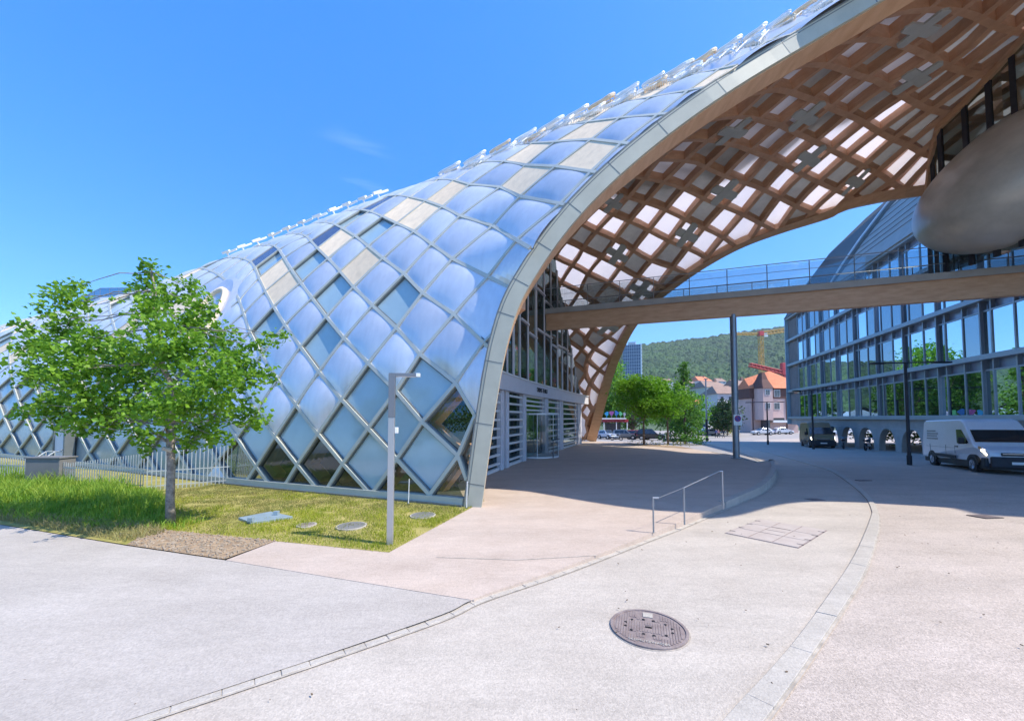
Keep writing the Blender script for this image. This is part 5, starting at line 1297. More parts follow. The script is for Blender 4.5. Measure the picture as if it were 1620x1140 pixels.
def van(name,label,body,lit=True,L=5.6,W=1.98,H=2.42,trim='darksteel'):
    t=thing(name,label,'van');hl=L/2
    P=[(-hl,.42),(-hl-.03,1.0),(-hl+.06,H-.12),(-hl+.3,H),(hl-2.05,H),(hl-1.72,H-.10),(hl-.76,1.20),(hl-.16,1.04),(hl-.03,.92),(hl,.42)]
    def ws(x,z):
        w_=W/2*(1-.11*max(0,(z-1.1)/1.3)**1.3)
        if x>hl-1.:w_*=1-.13*((x-hl+1.))**2
        return w_
    mb=MB();profbody(mb,P,ws);mb.build('body',body,t,bevel=.07,smooth=False)
    mb=MB();mb.box(-hl+.1,hl-.12,-W/2+.06,W/2-.06,.2,.5);mb.build('underbody','dark',t)
    # windscreen
    a,b=(hl-1.67,H-.22),(hl-.86,1.36);mb=MB();n_=np.array([b[1]-a[1],-(b[0]-a[0])]);n_=-n_/np.linalg.norm(n_)*.016
    for q in(0,):
        w0,w1=ws(*a)-.10,ws(*b)-.07;mb.quad((a[0]+n_[0],-w0,a[1]+n_[1]),(b[0]+n_[0],-w1,b[1]+n_[1]),(b[0]+n_[0],w1,b[1]+n_[1]),(a[0]+n_[0],w0,a[1]+n_[1]))
    mb.build('windscreen','carglass',t)
    for s in(-1,1):
        mb=MB();pts=[(hl-2.25,1.92),(hl-1.82,1.92),(hl-1.20,1.33),(hl-1.32,1.27),(hl-2.12,1.27)]
        mb.add([(x,s*(ws(x,z)+.012),z) for x,z in pts],[tuple(range(5))]);mb.build('side_window','carglass',t)
        mb=MB()
        for x in(hl-2.34,-.35,-1.9):mb.box(x-.008,x+.008,s*(W/2+.004)-.006,s*(W/2+.004)+.006,.55,1.15);
        mb.box(-hl+.5,hl-2.3,s*(W/2+.002)-.008,s*(W/2+.002)+.008,1.02,1.035);mb.build('panel_gap','steel',t)
        mb=MB();mb.box(-1.75,hl-2.3,s*(W/2+.012)-.02,s*(W/2+.012)+.02,.52,.68);mb.build('side_moulding',trim,t,bevel=.01)
        mb=MB();mb.box(hl-2.22,hl-2.05,s*(W/2+.02)-.02,s*(W/2+.02)+.02,1.08,1.13);mb.build('door_handle','dark',t)
        mb=MB();mb.box(hl-1.50,hl-1.38,s*(W/2+.02),s*(W/2+.24),1.25,1.56);mb.build('mirror','dark',t,bevel=.03)
        # wheel arches
        for x in(hl-1.0,-hl+1.05):
            mb=MB();K=14;ri,ro=.36,.44;rg_=[]
            for q in range(K+1):
                a_=math.pi*q/K;rg_.append([(x+r*math.cos(a_),s*(W/2+d),.36+r*math.sin(a_)) for r,d in((.0,-.2),(.0,.008),(ro,.008),(ro,-.2))])
            mb.sweep(rg_,caps=False);mb.build('wheel_arch','dark',t)
        # headlight
        mb=MB();mb.add([(hl-.06,s*.58,.90),(hl-.30,s*.93,1.08),(hl-.42,s*.96,1.02),(hl-.16,s*.90,.80),(hl-.03,s*.60,.80)],[(0,1,2,3,4)])
        mb.build('headlight','lamp_on' if lit else 'chrome',t)
        mb=MB();mb.add([(hl-.36,s*.955,1.16),(hl-.52,s*.985,1.20),(hl-.50,s*.99,1.06),(hl-.34,s*.96,1.06)],[(0,1,2,3)]);mb.build('indicator','amber',t)
    mb=MB();mb.box(hl-.16,hl+.05,-W/2+.14,W/2-.14,.28,.76);mb.box(hl-.4,hl-.1,-W/2+.0,W/2-.0,.28,.70);mb.build('bumper',trim,t,bevel=.05)
    mb=MB();mb.box(hl-.05,hl+.035,-.52,.52,.80,.93);mb.build('grille','dark',t,bevel=.01)
    mb=MB();mb.box(hl+.0,hl+.045,-.50,.50,.875,.895);mb.build('chrome_strip','chrome',t)
    mb=MB();mb.box(hl+.04,hl+.062,-.26,.26,.44,.55);mb.build('number_plate','white_metal',t)
    for x in(hl-1.0,-hl+1.05):
        for s in(-1,1):wheel(t,x,s*(W/2+.01),.345,.22)
    return t
mat('vanwhite',(.80,.82,.85),.28,0,var=.03,coat=.5);mat('vanbrown',(.24,.15,.06),.4,0,var=.1,coat=.3)
mat('carglass',(.02,.025,.03),.06,0,spec=1.,var=.3,scale=2);mat('lamp_on',(1.,.88,.6),.3,0,emit=6.);mat('amber',(.7,.35,.12),.3)
mat('carwhite',(.78,.79,.80),.25,0,coat=.6,var=.02);mat('cargrey',(.18,.20,.22),.3,.4,coat=.6,var=.03);mat('carblack',(.02,.022,.025),.25,.2,coat=.6,var=.1);mat('carred',(.35,.04,.05),.3,0,coat=.5,var=.05);mat('carpale',(.48,.55,.66),.3,.2,coat=.5,var=.05)
def settle(o,x,y,rz,extra=0):
    s=-.025 if 4<y<70 else 0
    M=Matrix.Rotation(math.atan(s),4,'X')@Matrix.Rotation(rz,4,'Z');M.translation=(x,y,gz(y)+extra);o.matrix_world=M;o.location=(x,y,gz(y)+extra);o.rotation_euler=M.to_euler()
def head(a,b): return math.atan2(b[1]-a[1],b[0]-a[0])
v=van('delivery_van','white panel van with lit headlights driving past the arched pillars','vanwhite')
a=pg(1477,734.5);b=pg(1537,744.5);d=(b-a)[:2];d/=np.linalg.norm(d);mid=(a+b)[:2]/2+np.array([-d[1],d[0]])*.99
settle(v,mid[0],mid[1],math.atan2(d[1],d[0]),-.03)
# small grey lettering rows on the flank
mb=MB()
for z,n_,w0 in((1.80,7,.10),(1.66,9,.07),(1.54,8,.07),(1.40,9,.08)):
    for k in range(n_):mb.box(-2.25+k*.13,-2.25+k*.13+w0,-.972+(.0 if z<1.5 else .025)-.006,-.972+(.025 if z>1.5 else .0)+.004,z,z+.065)
mb.build('flank_lettering','steel',v)
v2=van('brown_van','brown delivery van with lit headlights, farther up the road than the white van','vanbrown',L=5.9,H=2.55)
a=pg(1258,703);b=pg(1281,709.3);d=(b-a)[:2];d/=np.linalg.norm(d);mid=(a+b)[:2]/2+np.array([-d[1],d[0]])*.99
settle(v2,mid[0]+.35,mid[1],math.atan2(d[1],d[0])+.03,-.03)
def car(name,label,body,L=4.2,W=1.76,H=1.47,est=False,group=None,lit=False):
    t=thing(name,label,'car',group=group);h=L/2
    lo=[(-h,.35),(-h+.02,.80),(-h+.12,.93),(-h+.75,.96),(h-1.35,.95),(h-.75,.90),(h-.12,.72),(h,.50),(h-.02,.30)]
    ws=lambda x,z:W/2*(1-.06*max(0,(abs(x)-h+.9))**2*2)*(1-.04*max(0,z-.6))
    mb=MB();profbody(mb,lo,ws);mb.build('body',body,t,bevel=.06)
    rb=-h+(.18 if est else .55);up=[(-h+.16,.92),(rb+.18,H-.10),(rb+.55,H-.01),(.25,H),(h-1.95 if L>4 else h-1.8,H-.07),(h-1.15,.93)]
    wu=lambda x,z:W/2*(.97-.26*max(0,(z-.9)/.6))
    mb=MB();profbody(mb,up,wu);mb.build('roof',body,t,bevel=.05)
    mb=MB();
    for s in(-1,1):
        for seg in(((-h+.62,.98),(rb+.45,H-.14),(-.08,H-.10),(-.08,.98)),((0,.98),(0,H-.10),(h-2.0,H-.15),(h-1.38,.98))):
            mb.add([(x,s*(wu(x,z)+.012),z) for x,z in seg],[(0,1,2,3)])
    mb.build('side_windows','carglass',t)
    a,b=up[4],up[5];mb=MB();mb.quad(*[(x+.03,s*(wu(x,z)-.08),z+.02) for x,z,s in((a[0]+.08,a[1]-.06,-1),(b[0]-.06,b[1]+.03,-1),(b[0]-.06,b[1]+.03,1),(a[0]+.08,a[1]-.06,1))]);mb.build('windscreen','carglass',t)
    a,b=up[1],up[0];mb=MB();mb.quad(*[(x-.03,s*(wu(x,z)-.08),z+.01) for x,z,s in((a[0],a[1]-.06,-1),(b[0]+.02,b[1]+.06,-1),(b[0]+.02,b[1]+.06,1),(a[0],a[1]-.06,1))]);mb.build('rear_window','carglass',t)
    for s in(-1,1):
        mb=MB();mb.box(h-.30,h-.04,s*(W/2-.42),s*(W/2-.10),.60,.74);mb.build('headlight','chrome',t,bevel=.02)
        mb=MB();mb.box(-h-.01,-h+.2,s*(W/2-.36),s*(W/2-.08),.66,.84);mb.build('tail_light','carred',t,bevel=.02)
        mb=MB();mb.box(h-1.45,h-1.3,s*(W/2-.02),s*(W/2+.15),.96,1.08);mb.build('mirror',body,t,bevel=.02)
        for x in(h-.82,-h+.78):
            mb=MB();mb.tube((x,s*(W/2-.25),.33),(x,s*(W/2+.003),.33),.375,n=22);mb.build('wheel_arch','dark',t);wheel(t,x,s*(W/2+.012),.31,.2)
    mb=MB();mb.box(-h+.1,h-.1,-W/2+.04,W/2-.04,.18,.40);mb.build('sill','dark',t)
    return t
def put(t,px,y,rz,Z=None):
    p=pg(px,y) if Z is None else np.array([(px-810)/FP*Z,Z,gz(Z)]);settle(t,p[0],p[1],rz)
CS='white cars on the far street';
c1=car('white_hatchback','white hatchback driving left on the far street in front of the pink house','carwhite',group=CS);put(c1,1204.5,687,math.pi,84)
c2=dup(c1,label='white hatchback parked behind the moving one, partly hidden by the glass office corner');put(c2,1237,684,0,88)
c3=dup(c1,label='white car seen through the left-hand arch under the office block');put(c3,1331,688,math.pi+.1,82)
c4=dup(c1,label='white car seen through a middle arch under the office block, mostly hidden by pillars');put(c4,1368,688,math.pi,84)
c5=car('grey_saloon','dark grey car on the far street behind the slender lamp column','cargrey',4.5,1.78,1.42);put(c5,1118,688,math.pi,81)
c6=car('pale_blue_car','pale blue and red parked car just right of the far timber arch foot','carpale',4.1,1.74,1.5,True);put(c6,961,694,-1.2,66)
c7=car('grey_suv','grey parked estate car right of the motorcycle','cargrey',4.4,1.85,1.62,True);put(c7,989,694,-.5,65)
c8=car('dark_red_car','dark red parked car left of the slim brown tree trunk','carred',4.3,1.8,1.55,True);put(c8,1010,695,-.6,64)
c9=car('black_suv','black parked off-roader with a spare wheel right of the slim brown tree trunk','carblack',4.4,1.9,1.75,True);put(c9,1029,696,-.35,62)
mb=MB();mb.tube((-2.2,0,.95),(-2.42,0,.95),.36,n=20);mb.build('spare_wheel','rubber',c9)
# white lorry far back
t=thing('white_lorry','small white box lorry on the far street left of the yellow hedge','lorry');
mb=MB();mb.box(-2.6,1.2,-1.1,1.1,.8,3.0);mb.build('box_body','carwhite',t,bevel=.04);mb=MB();profbody(mb,[(1.3,.5),(1.3,2.4),(2.2,2.35),(2.7,1.4),(2.75,.5)],lambda x,z:1.);mb.build('cab','carwhite',t,bevel=.06)
mb=MB();mb.quad((2.30,-.85,2.25),(2.74,-.85,1.45),(2.74,.85,1.45),(2.30,.85,2.25));mb.build('windscreen','carglass',t);mb=MB();mb.box(-2.5,2.5,-.9,.9,.45,.8);mb.build('chassis','dark',t)
for x in(-1.6,1.9):
    for s in(-1,1):wheel(t,x,s*1.02,.42,.25)
put(t,1123,683,math.pi+.5,98)
# motorcycle
def moto(label,px,Z,rz,parts='carblack'):
    t=thing('motorcycle',label,'motorcycle',group='parked motorcycles')
    for x in(-.7,.7):
        mb=MB();K=20
        mb.sweep([[(x+math.cos(a)*r,y,.31+math.sin(a)*r) for r,y in((.22,-.05),(.31,-.05),(.31,.05),(.22,.05))] for a in np.linspace(0,2*math.pi,K+1)],caps=False);w_=mb.build('wheel','rubber',t)
        mb=MB()
        for k in range(6):mb.tube((x,0,.31),(x+math.cos(k*1.047)*.23,0,.31+math.sin(k*1.047)*.23),.012,n=5)
        mb.tube((x,-.06,.31),(x,.06,.31),.05,n=10);mb.build('spokes','chrome',w_)
    mb=MB();mb.xprism([(-.35,.35),(-.3,.6),(.1,.62),(.38,.5),(.3,.3)],(0,-.12,0),(1,0,0),(0,0,1),(0,1,0),.24);mb.build('engine','steel',t,bevel=.02)
    mb=MB();mb.xprism([(-.05,.72),(.05,.92),(.35,.95),(.48,.75),(.3,.66)],(0,-.13,0),(1,0,0),(0,0,1),(0,1,0),.26);mb.build('tank',parts,t,bevel=.04)
    mb=MB();mb.xprism([(-.85,.82),(-.5,.74),(-.05,.74),(-.02,.82),(-.4,.84),(-.8,.92)],(0,-.14,0),(1,0,0),(0,0,1),(0,1,0),.28);mb.build('seat','rubber',t,bevel=.03)
    mb=MB();mb.tube((.7,0,.31),(.45,0,1.0),.04,n=8);mb.tube((.42,-.36,1.06),(.42,.36,1.06),.018,n=6);mb.tube((.52,0,.85),(.60,0,.85),.09,n=12);mb.tube((-.7,0,.31),(-.2,0,.45),.03,n=6);mb.build('fork_and_handlebar','chrome',t)
    p=np.array([(px-810)/FP*Z,Z,gz(Z)]);settle(t,p[0],p[1],rz)
moto('dark motorcycle parked in front of the grey estate car',975,58,-.7)
moto('dark motorcycle parked under the office block, before the second open arch',1332,36.,.9,'cargrey')
moto('low dark motorcycle parked under the office block, before the fourth pillar',1371,33.5,.6)
# ================================================================== PEOPLE
mat('skin',(.50,.33,.25),.6);mat('shirtblue',(.10,.13,.32),.8,0,var=.2);mat('shirtpink',(.55,.28,.30),.8,0,var=.2);mat('trouser',(.03,.035,.05),.8,0,var=.2);mat('hair',(.04,.025,.015),.7)
def person(label,px,ybase,H,rz,shirt,stride=.28,arm=.25):
    p=pg(px,ybase);t=thing('person',label,'person');s=H/1.75
    V=[(0,0,.95),(0,0,1.15),(0,0,1.38),(0,0,1.50),(0.01,0,1.62),(0.01,0,1.73),
       (0,.10,.92),(stride*.5,.10,.50),(stride*.55,.10,.10),(stride*.95,.10,.04),
       (0,-.10,.92),(-stride*.25,-.10,.50),(-stride*.95,-.10,.13),(-stride*.7,-.10,.04),
       (0,.19,1.40),(-arm*.5,.24,1.14),(-arm*.35,.25,.90),(-.3*arm,.25,.80),
       (0,-.19,1.40),(arm*.5,-.24,1.14),(arm*1.0,-.22,.94),(arm*1.15,-.22,.85)]
    Rr=[.14,.13,.15,.06,.085,.09,.095,.065,.045,.04,.095,.065,.045,.04,.06,.045,.035,.035,.06,.045,.035,.035]
    E_=[(0,1),(1,2),(2,3),(3,4),(4,5),(0,6),(6,7),(7,8),(8,9),(0,10),(10,11),(11,12),(12,13),(2,14),(14,15),(15,16),(16,17),(2,18),(18,19),(19,20),(20,21)]
    me=bpy.data.meshes.new('tmp');me.from_pydata([(a*s,b*s,c*s) for a,b,c in V],E_,[]);o=bpy.data.objects.new('tmp',me);COL.objects.link(o)
    sk=o.modifiers.new('s','SKIN');
    for k,r in enumerate(Rr):me.skin_vertices[0].data[k].radius=(r*s,r*s)
    me.skin_vertices[0].data[0].use_root=True;o.modifiers.new('u','SUBSURF').levels=1
    dg=bpy.context.evaluated_depsgraph_get();dg.update();m2=bpy.data.meshes.new_from_object(o.evaluated_get(dg));bpy.data.objects.remove(o)
    for m_ in('skin',shirt,'trouser','hair'):m2.materials.append(MATS[m_])
    for f in m2.polygons:
        c=f.center/s;i=0
        if c[2]<.98 and abs(c[1])<.185:i=2
        elif c[2]<1.46 and (c[2]>.98) :i=1
        if c[2]>1.66 or (c[2]>1.56 and c[0]<-.01):i=3
        f.material_index=i;f.use_smooth=True
    m2.name='body';b=bpy.data.objects.new('body',m2);COL.objects.link(b);b.parent=t;settle(t,p[0],p[1],rz);return t
person('person in a blue and pink top walking left with a bag over the shoulder','1134'and 1133,692.5,1.72,math.pi-.3,'shirtblue')
person('second walker close beside the one in blue, in a pink top',1130 and 1136.5,692,1.68,math.pi-.2,'shirtpink')
person('person in dark clothes striding alone to the right of the pair',1145,692.5,1.6,.2,'trouser',.42,.35)
# ================================================================== BACKGROUND
mat('palewall',(.62,.60,.58),.8,0,var=.05);mat('pinkwall',(.56,.40,.36),.85,0,var=.06,scale=.6);mat('creamwall',(.60,.56,.46),.85,0,var=.06,scale=.6)  # plain pale, pink and cream wall colours
mat('rooforange',(.62,.20,.09),.8,0,var=.15,scale=2,bump=.3,bscale=6);mat('roofdark',(.11,.05,.04),.8,0,var=.15,scale=2);mat('roofbrown',(.30,.20,.15),.85,0,var=.15,scale=1)
mat('windowdark',(.06,.07,.08),.2,0,spec=.9,var=.3)
def win(par,x,z,w_,h,y,frame='white_metal'):
    mb=MB();mb.box(x-w_/2-.09,x+w_/2+.09,y-.05,y+.05,z-.08,z+h+.08);f=mb.build('window_frame',frame,par)
    mb=MB()
    for q in(-1,1):mb.box(x+(0.03 if q>0 else -w_/2),x+(w_/2 if q>0 else -.03),y-.075,y-.055,z,z+h)
    mb.build('pane','windowdark',f)
# pink house with turret
Z=96.;X=lambda px:(px-810)/FP*Z
HZ=lambda y:aty(1200,y,Z)[2]
ph=thing('pink_house','pink plastered house with an orange roof and a dark pointed corner turret','house',(X(1210),Z,gz(Z)))
z0=gz(Z);hx=lambda px:X(px)-X(1210);hz=lambda y:HZ(y)-z0
mb=MB();mb.box(hx(1188),hx(1262),0,5,0,hz(630));mb.build('wall','pinkwall',ph)
mb=MB();mb.box(hx(1186),hx(1262),-.12,5,hz(630)+.002,hz(614));mb.build('mansard','roofdark',ph)
mb=MB();e=hz(614);mb.add([(hx(1215),-.6,e),(hx(1262),-.6,e),(hx(1262),6,e),(hx(1186),6,e),(hx(1186),-.3,e),(hx(1228),2.6,hz(585)),(hx(1234),3.2,hz(585)),(hx(1190),3,hz(597)),(hx(1262),3,hz(597))],[(4,0,5,7),(0,1,8,5),(1,2,8),(2,3,7,6),(3,4,7),(5,6,7),(5,8,6),(2,6,8)]);mb.build('roof','rooforange',ph)
tw=[(1193,-1.6),(1193,1.),(1216,1.),(1216,-1.6),(1212,-2.6),(1197,-2.6)]
mb=MB();mb.prism([(hx(a),b) for a,b in tw],hz(664),hz(614));mb.build('turret_wall','pinkwall',ph)
mb=MB();cx=(hx(1193)+hx(1216))/2;B_=[(hx(a)+(hx(a)-cx)*.12,b*1.15+.1) for a,b in tw];M_=[(cx+(x-cx)*.55,y*.45-.3) for x,y in B_];T_=[(cx+(x-cx)*.26,y*.2-.5) for x,y in B_]
rg_=[[(x,y,z) for x,y in Q] for Q,z in((B_,hz(615)),(M_,hz(601)),(T_,hz(590)))];mb.sweep(rg_);mb.build('turret_roof','roofdark',ph)
for x,yb,yt,yy in((1204,625,617.5,-2.65),(1204,646,638,-2.65),(1229,627,617,-.2),(1229,647,637,-.05)):
    win(ph,hx(x),hz(yb),1.0 if x<1210 else 1.35,hz(yt)-hz(yb),yy)
mb=MB();mb.box(hx(1203),hx(1208.5),-2.2,.1,0,hz(662));mb.build('door','windowdark',ph)
mb=MB();mb.box(hx(1216),hx(1262),-1.6,-.1,hz(664.5),hz(668));mb.build('awning','white_metal',ph)
mb=MB();mb.box(hx(1218),hx(1240),-.12,-.02,hz(665),hz(661));mb.build('shop_sign','dark',ph)
mb=MB()
for x in(1190.5,1244):mb.tube((hx(x),-.1,0),(hx(x),-.1,hz(630)),.12,n=6)
mb.build('downpipe','roofdark',ph)
def house(name,label,px,w_px,yb,ye,yr,Z,wm,rm,rz=0.,dep=9,nw=3,fl=2,hip=0.,group=None):
    z0=aty(px,yb,Z)[2];W=w_px/FP*Z;H=aty(px,ye,Z)[2]-z0;Hr=aty(px,yr,Z)[2]-z0
    t=thing(name,label,'house',((px-810)/FP*Z,Z,z0),rz,group)
    mb=MB();mb.box(-W/2,W/2,0,dep,-6,H);mb.build('wall',wm,t)
    mb=MB();o=.4;r=W/2*hip;V=[(-W/2-o,-o,H-.05),(W/2+o,-o,H-.05),(W/2+o,dep+o,H-.05),(-W/2-o,dep+o,H-.05),(-W/2-o+r,dep/2,Hr),(W/2+o-r,dep/2,Hr)]
    mb.add(V,[(0,1,5,4),(2,3,4,5),(1,2,5),(3,0,4),(0,3,2,1)]);mb.build('roof',rm,t)
    for f in range(fl):
        for k in range(nw):win(t,-W/2+W*(k+.5)/nw,H*(f+.3)/fl,W/nw*.35,H/fl*.45,-.02)
    mb=MB();mb.box(W*.2,W*.2+.8,dep*.4,dep*.4+.8,H,Hr+.8);mb.build('chimney','roofbrown',t)
    return t
GH='houses below the wooded hill'
house('cream_house','cream house with a shallow brown roof left of the pink turreted house',1162,52,684,622,608,112,'palewall','roofbrown',0,10,4,3,.3,GH)
house('cream_house','cream block with a brown hipped roof behind the dark cedar',1136,40,680,612,600,150,'creamwall','roofbrown',.1,12,3,4,.4,GH)
house('grey_house','low pale house with an orange roof, behind the slender lamp column',1112,20,668,640,630,130,'creamwall','rooforange',0,8,2,2,.2,GH)
house('hill_villa','villa with a wide red roof on the slope above the slender lamp column',1117,24,612,602,594,330,'palewall','rooforange',.2,14,4,2,.3,GH)
house('hill_villa','small villa with a brown-red roof on the slope left of the tall bridge post',1143,14,612,603,597,330,'palewall','roofbrown',0,12,2,2,.3,GH)
house('hill_villa','small white villa high on the slope just above the bright street trees',1058,16,612,603,598,340,'palewall','roofbrown',0,12,2,2,.3,GH)
house('hill_villa','flat-topped white villa on the slope between the two red-roofed ones',1133,16,614,606,604,300,'white_metal','white_metal',0,10,3,1,0,GH)
house('hill_villa','pale villa half hidden by trees on the slope behind the conifer',1092,16,616,606,600,320,'creamwall','roofbrown',0,12,3,2,.2,GH)
house('row_house','pale house with a dark roof seen between the turret and the tall bridge post',1181,22,684,610,598,125,'pinkwall','roofbrown',0,10,2,3,.1,GH)
# tower block
Z=260.;z0=-2;X=lambda px:(px-810)/FP*Z
tbk=thing('tower_block','tall dark-glazed tower block with a pale side wall behind the trees','tower block',(X(1002),Z,z0),rz=-.35)
Ht=aty(1000,545,Z)[2]-z0;mat('towerglass',(.10,.14,.20),.25,.3,var=.15,scale=.4,spec=.8)
mb=MB();mb.box(-6.5,5.2,0,9,0,Ht);mb.build('glazed_block','towerglass',tbk);mb=MB();mb.box(5.25,5.9,-.2,9.2,0,Ht+.5);mb.build('side_wall','white_metal',tbk)
mb=MB()
for k in range(24):mb.box(-6.55,5.15,-.16,-.02,k*Ht/24,k*Ht/24+.38)
mb.build('balcony_bands','steel',tbk)
mb=MB()
for k in range(9):mb.box(-6.5+k*1.45,-6.5+k*1.45+.14,-.22,-.17,0,Ht)
mb.build('fins','palewall',tbk)
mb=MB()
for k in range(22):
    for q in range(4): mb.box(5.9,5.96,.8+q*2.1,2.0+q*2.1,k*Ht/22+1.0,k*Ht/22+2.0)
mb.build('side_windows','windowdark',tbk);mb=MB();mb.box(-3,2,2,7,Ht,Ht+2.2);mb.build('roof_plant','palewall',tbk)
# cranes
def truss(mb,a,b,w_,n,r=.12,tri=False):
    a=np.array(a,float);b=np.array(b,float);d=(b-a)/np.linalg.norm(b-a);u=np.cross(d,[0,1,0]);u/=np.linalg.norm(u);v=np.cross(d,u)
    cs=[(-1,-1),(1,-1),(1,1),(-1,1)]
    P=lambda t,c:a+(b-a)*t+(u*c[0]+v*c[1])*w_/2
    for c in cs:mb.tube(P(0,c),P(1,c),r,n=4)
    for k in range(n):
        for q in range(4):
            c0,c1=cs[q],cs[(q+1)%4]
            if k%2:c0,c1=c1,c0
            mb.tube(P(k/n,c0),P((k+1)/n,c1),r*.7,n=3)
            mb.tube(P(k/n,c0),P(k/n,c1),r*.6,n=3)
mat('craneyellow',(.62,.36,.08),.6,0,var=.1);mat('cranered',(.58,.05,.06),.6,0,var=.1)
Z=230.;X=lambda px:(px-810)/FP*Z;HZ=lambda px,y:aty(px,y,Z)[2]
t=thing('tower_crane','orange-yellow tower crane rising above the pink house','crane',(X(1206.5),Z,0));hx=lambda px:X(px)-X(1206.5)
mb=MB();truss(mb,(0,0,-2),(0,0,HZ(1206,531)),2.0,26,.2);mb.build('mast','craneyellow',t)
mb=MB();truss(mb,(hx(1165),0,HZ(1165,528.5)),(0,0,HZ(1206,528)),1.1,16,.14);mb.build('jib','craneyellow',t)
mb=MB();truss(mb,(0,0,HZ(1206,528)),(hx(1252),0,HZ(1245,521.5)),2.0,16,.18);mb.build('counter_jib','craneyellow',t)
mb=MB();mb.box(-1.3,1.3,-1.2,1.2,HZ(1206,531),HZ(1206,524));mb.build('turntable','cranered',t);mb=MB();mb.box(1.6,3.8,-1,1,HZ(1206,533),HZ(1206,527));mb.build('cab','white_metal',t)
Z=190.;t=thing('red_crane','red crane with its low jib reaching left past the yellow crane mast','crane',((1243-810)/FP*Z,Z,0));X=lambda px:(px-810)/FP*Z;hx=lambda px:X(px)-X(1243)
mb=MB();truss(mb,(0,0,-2),(0,0,HZ(1243,576)),1.7,18,.22);mb.build('mast','cranered',t)
H1=aty(1188,577,Z)[2];H2=aty(1244,590,Z)[2]
mb=MB();truss(mb,(hx(1188),0,H1),(0,0,H2),1.5,18,.22);mb.build('jib','cranered',t);mb=MB();mb.box(-1.6,1.4,-1,1,H2-1,aty(1243,574,Z)[2]);mb.build('operator_house','cranered',t,bevel=.1)
# kiosk sign of coloured figures
Z=70.;X=lambda px:(px-810)/FP*Z;kz=gz(Z);HZ=lambda y:aty(972,y,Z)[2]-kz
t=thing('fairground_kiosk','small kiosk with a red and white fascia topped by coloured letter-like cut-outs','kiosk',(X(972),Z,kz));hx=lambda px:X(px)-X(972)
mb=MB();mb.box(hx(953),hx(994),0,3,HZ(667.5),HZ(663));mb.build('red_fascia','carred',t);mb=MB();mb.box(hx(952),hx(990),-.15,3.1,HZ(662.9),HZ(661));mb.build('white_ledge','white_metal',t)
for x in(955.5,975,992):
    mb=MB();mb.tube((hx(x),.1,0),(hx(x),.1,HZ(667)),.08,n=6);mb.build('post','white_metal',t)
mb=MB();mb.box(hx(962),hx(986),1.8,3,0,HZ(669));mb.build('counter','windowdark',t)
for x,w_,y0,y1,cc in((960,5.5,660,646,(.03,.32,.62)),(967.5,7,660,644,(.30,.09,.30)),(975.5,6,659,643,(.03,.16,.45)),(982,5,660,646,(.12,.50,.22)),(988,3.5,660,648,(.45,.45,.5))):
    m_=mat('cutout_%d'%x,cc,.5,0,var=.1);mb=MB();W=w_/FP*Z/2;h=HZ(y1)-HZ(y0);pts=[]
    for k in range(20):
        a=2*math.pi*k/20;r=1+.22*math.sin(3*a+x);pts.append((W*r*math.cos(a),h*.27+h*.45*(.5+.5*math.sin(a))*(1+.1*math.cos(2*a+x))))
    mb.xprism(pts,(hx(x),0,HZ(661)),(1,0,0),(0,0,1),(0,1,0),.15);mb.tube((hx(x),.07,HZ(661)),(hx(x),.07,HZ(661)+h*.4),.06,n=5);mb.build('coloured_cutout','cutout_%d'%x,t)
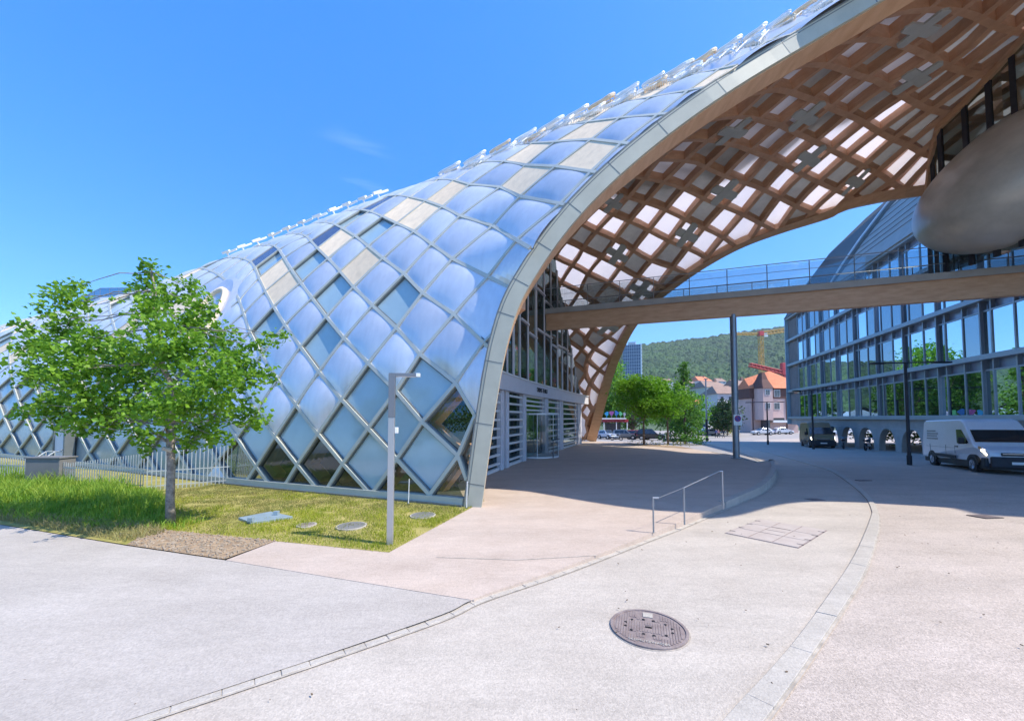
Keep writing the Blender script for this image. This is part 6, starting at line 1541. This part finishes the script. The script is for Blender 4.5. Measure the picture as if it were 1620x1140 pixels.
# low fence wall behind
# ------------------------------------------------------------------ wooded hills
def hill(name,x0,x1,nx,Y0,Y1,ny,prof,m,amp,cell,seed):
    g=np.random.default_rng(seed)
    xs=np.linspace(x0,x1,nx);t=np.linspace(0,1,ny);XX,TT=np.meshgrid(xs,t,indexing='ij');YY=Y0+(Y1-Y0)*TT
    base=prof(XX,YY,TT)
    # crown bumps: jittered cones
    ci=np.floor(XX/cell).astype(int);cj=np.floor(YY/cell).astype(int);best=np.full(XX.shape,9e9);hh=np.zeros(XX.shape)
    def hsh(a,b,k):
        v=np.sin(a*127.1+b*311.7+k*74.7+seed)*43758.5453;return v-np.floor(v)
    for da in(-1,0,1):
        for db in(-1,0,1):
            a=ci+da;b=cj+db;px=(a+.5+.8*(hsh(a,b,1)-.5))*cell;py=(b+.5+.8*(hsh(a,b,2)-.5))*cell;d=np.hypot(XX-px,YY-py)/cell;m_=d<best;best=np.where(m_,d,best);hh=np.where(m_,hsh(a,b,3),hh)
    Zz=base+amp*(.55+.6*hh)*np.clip(1-best**2*1.5,0,1)+g.normal(size=XX.shape)*amp*.09
    V=np.stack([XX,YY,Zz],-1).reshape(-1,3);I=np.arange((nx-1)*ny).reshape(nx-1,ny)[:,:-1].ravel()
    F=np.stack([I,I+ny,I+ny+1,I+1],1);me=bpy.data.meshes.new(name);me.from_pydata(V.tolist(),[],F.tolist());me.materials.append(MATS[m]);o=bpy.data.objects.new(name,me);COL.objects.link(o);o['kind']='structure'
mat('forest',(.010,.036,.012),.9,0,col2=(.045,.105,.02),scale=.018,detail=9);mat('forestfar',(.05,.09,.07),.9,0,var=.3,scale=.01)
def hp(X_,Y_,T_):
    # crest height by direction; unseen left part lowered so office glass mirrors sky
    b=X_/np.maximum(Y_,1);crest=np.interp(b,[-1,-.2,.24,.30,.37,.5,.62,.75,1.2],[70,75,95,141,150,161,176,190,230])*(860/700.)*.87
    return -2+8*np.clip((Y_-200)/150,0,1)+crest*np.clip((T_-.05)/.95,0,1)**1.05
hill('wooded_hill',-330,820,560,300,860,230,hp,'forest',6.5,10.5,3)
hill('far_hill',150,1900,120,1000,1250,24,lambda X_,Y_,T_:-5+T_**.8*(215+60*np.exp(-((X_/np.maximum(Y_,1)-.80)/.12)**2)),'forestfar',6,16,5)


# ------------------------------------------------------------------ hazy summer air
hm=bpy.data.materials.new('haze_air');hm.use_nodes=True;n=hm.node_tree.nodes;l=hm.node_tree.links
for x in list(n):
    if x.type!='OUTPUT_MATERIAL':n.remove(x)
pv=n.new('ShaderNodeVolumePrincipled');pv.inputs['Color'].default_value=(.80,.88,1,1);pv.inputs['Density'].default_value=.00016;pv.inputs['Anisotropy'].default_value=.1
l.new(pv.outputs[0],[x for x in n if x.type=='OUTPUT_MATERIAL'][0].inputs['Volume'])
MATS['haze_air']=hm
mb=MB();mb.box(-1000,2000,-70,1400,-8,330);h=mb.build('haze','haze_air');tag(h,kind='stuff')
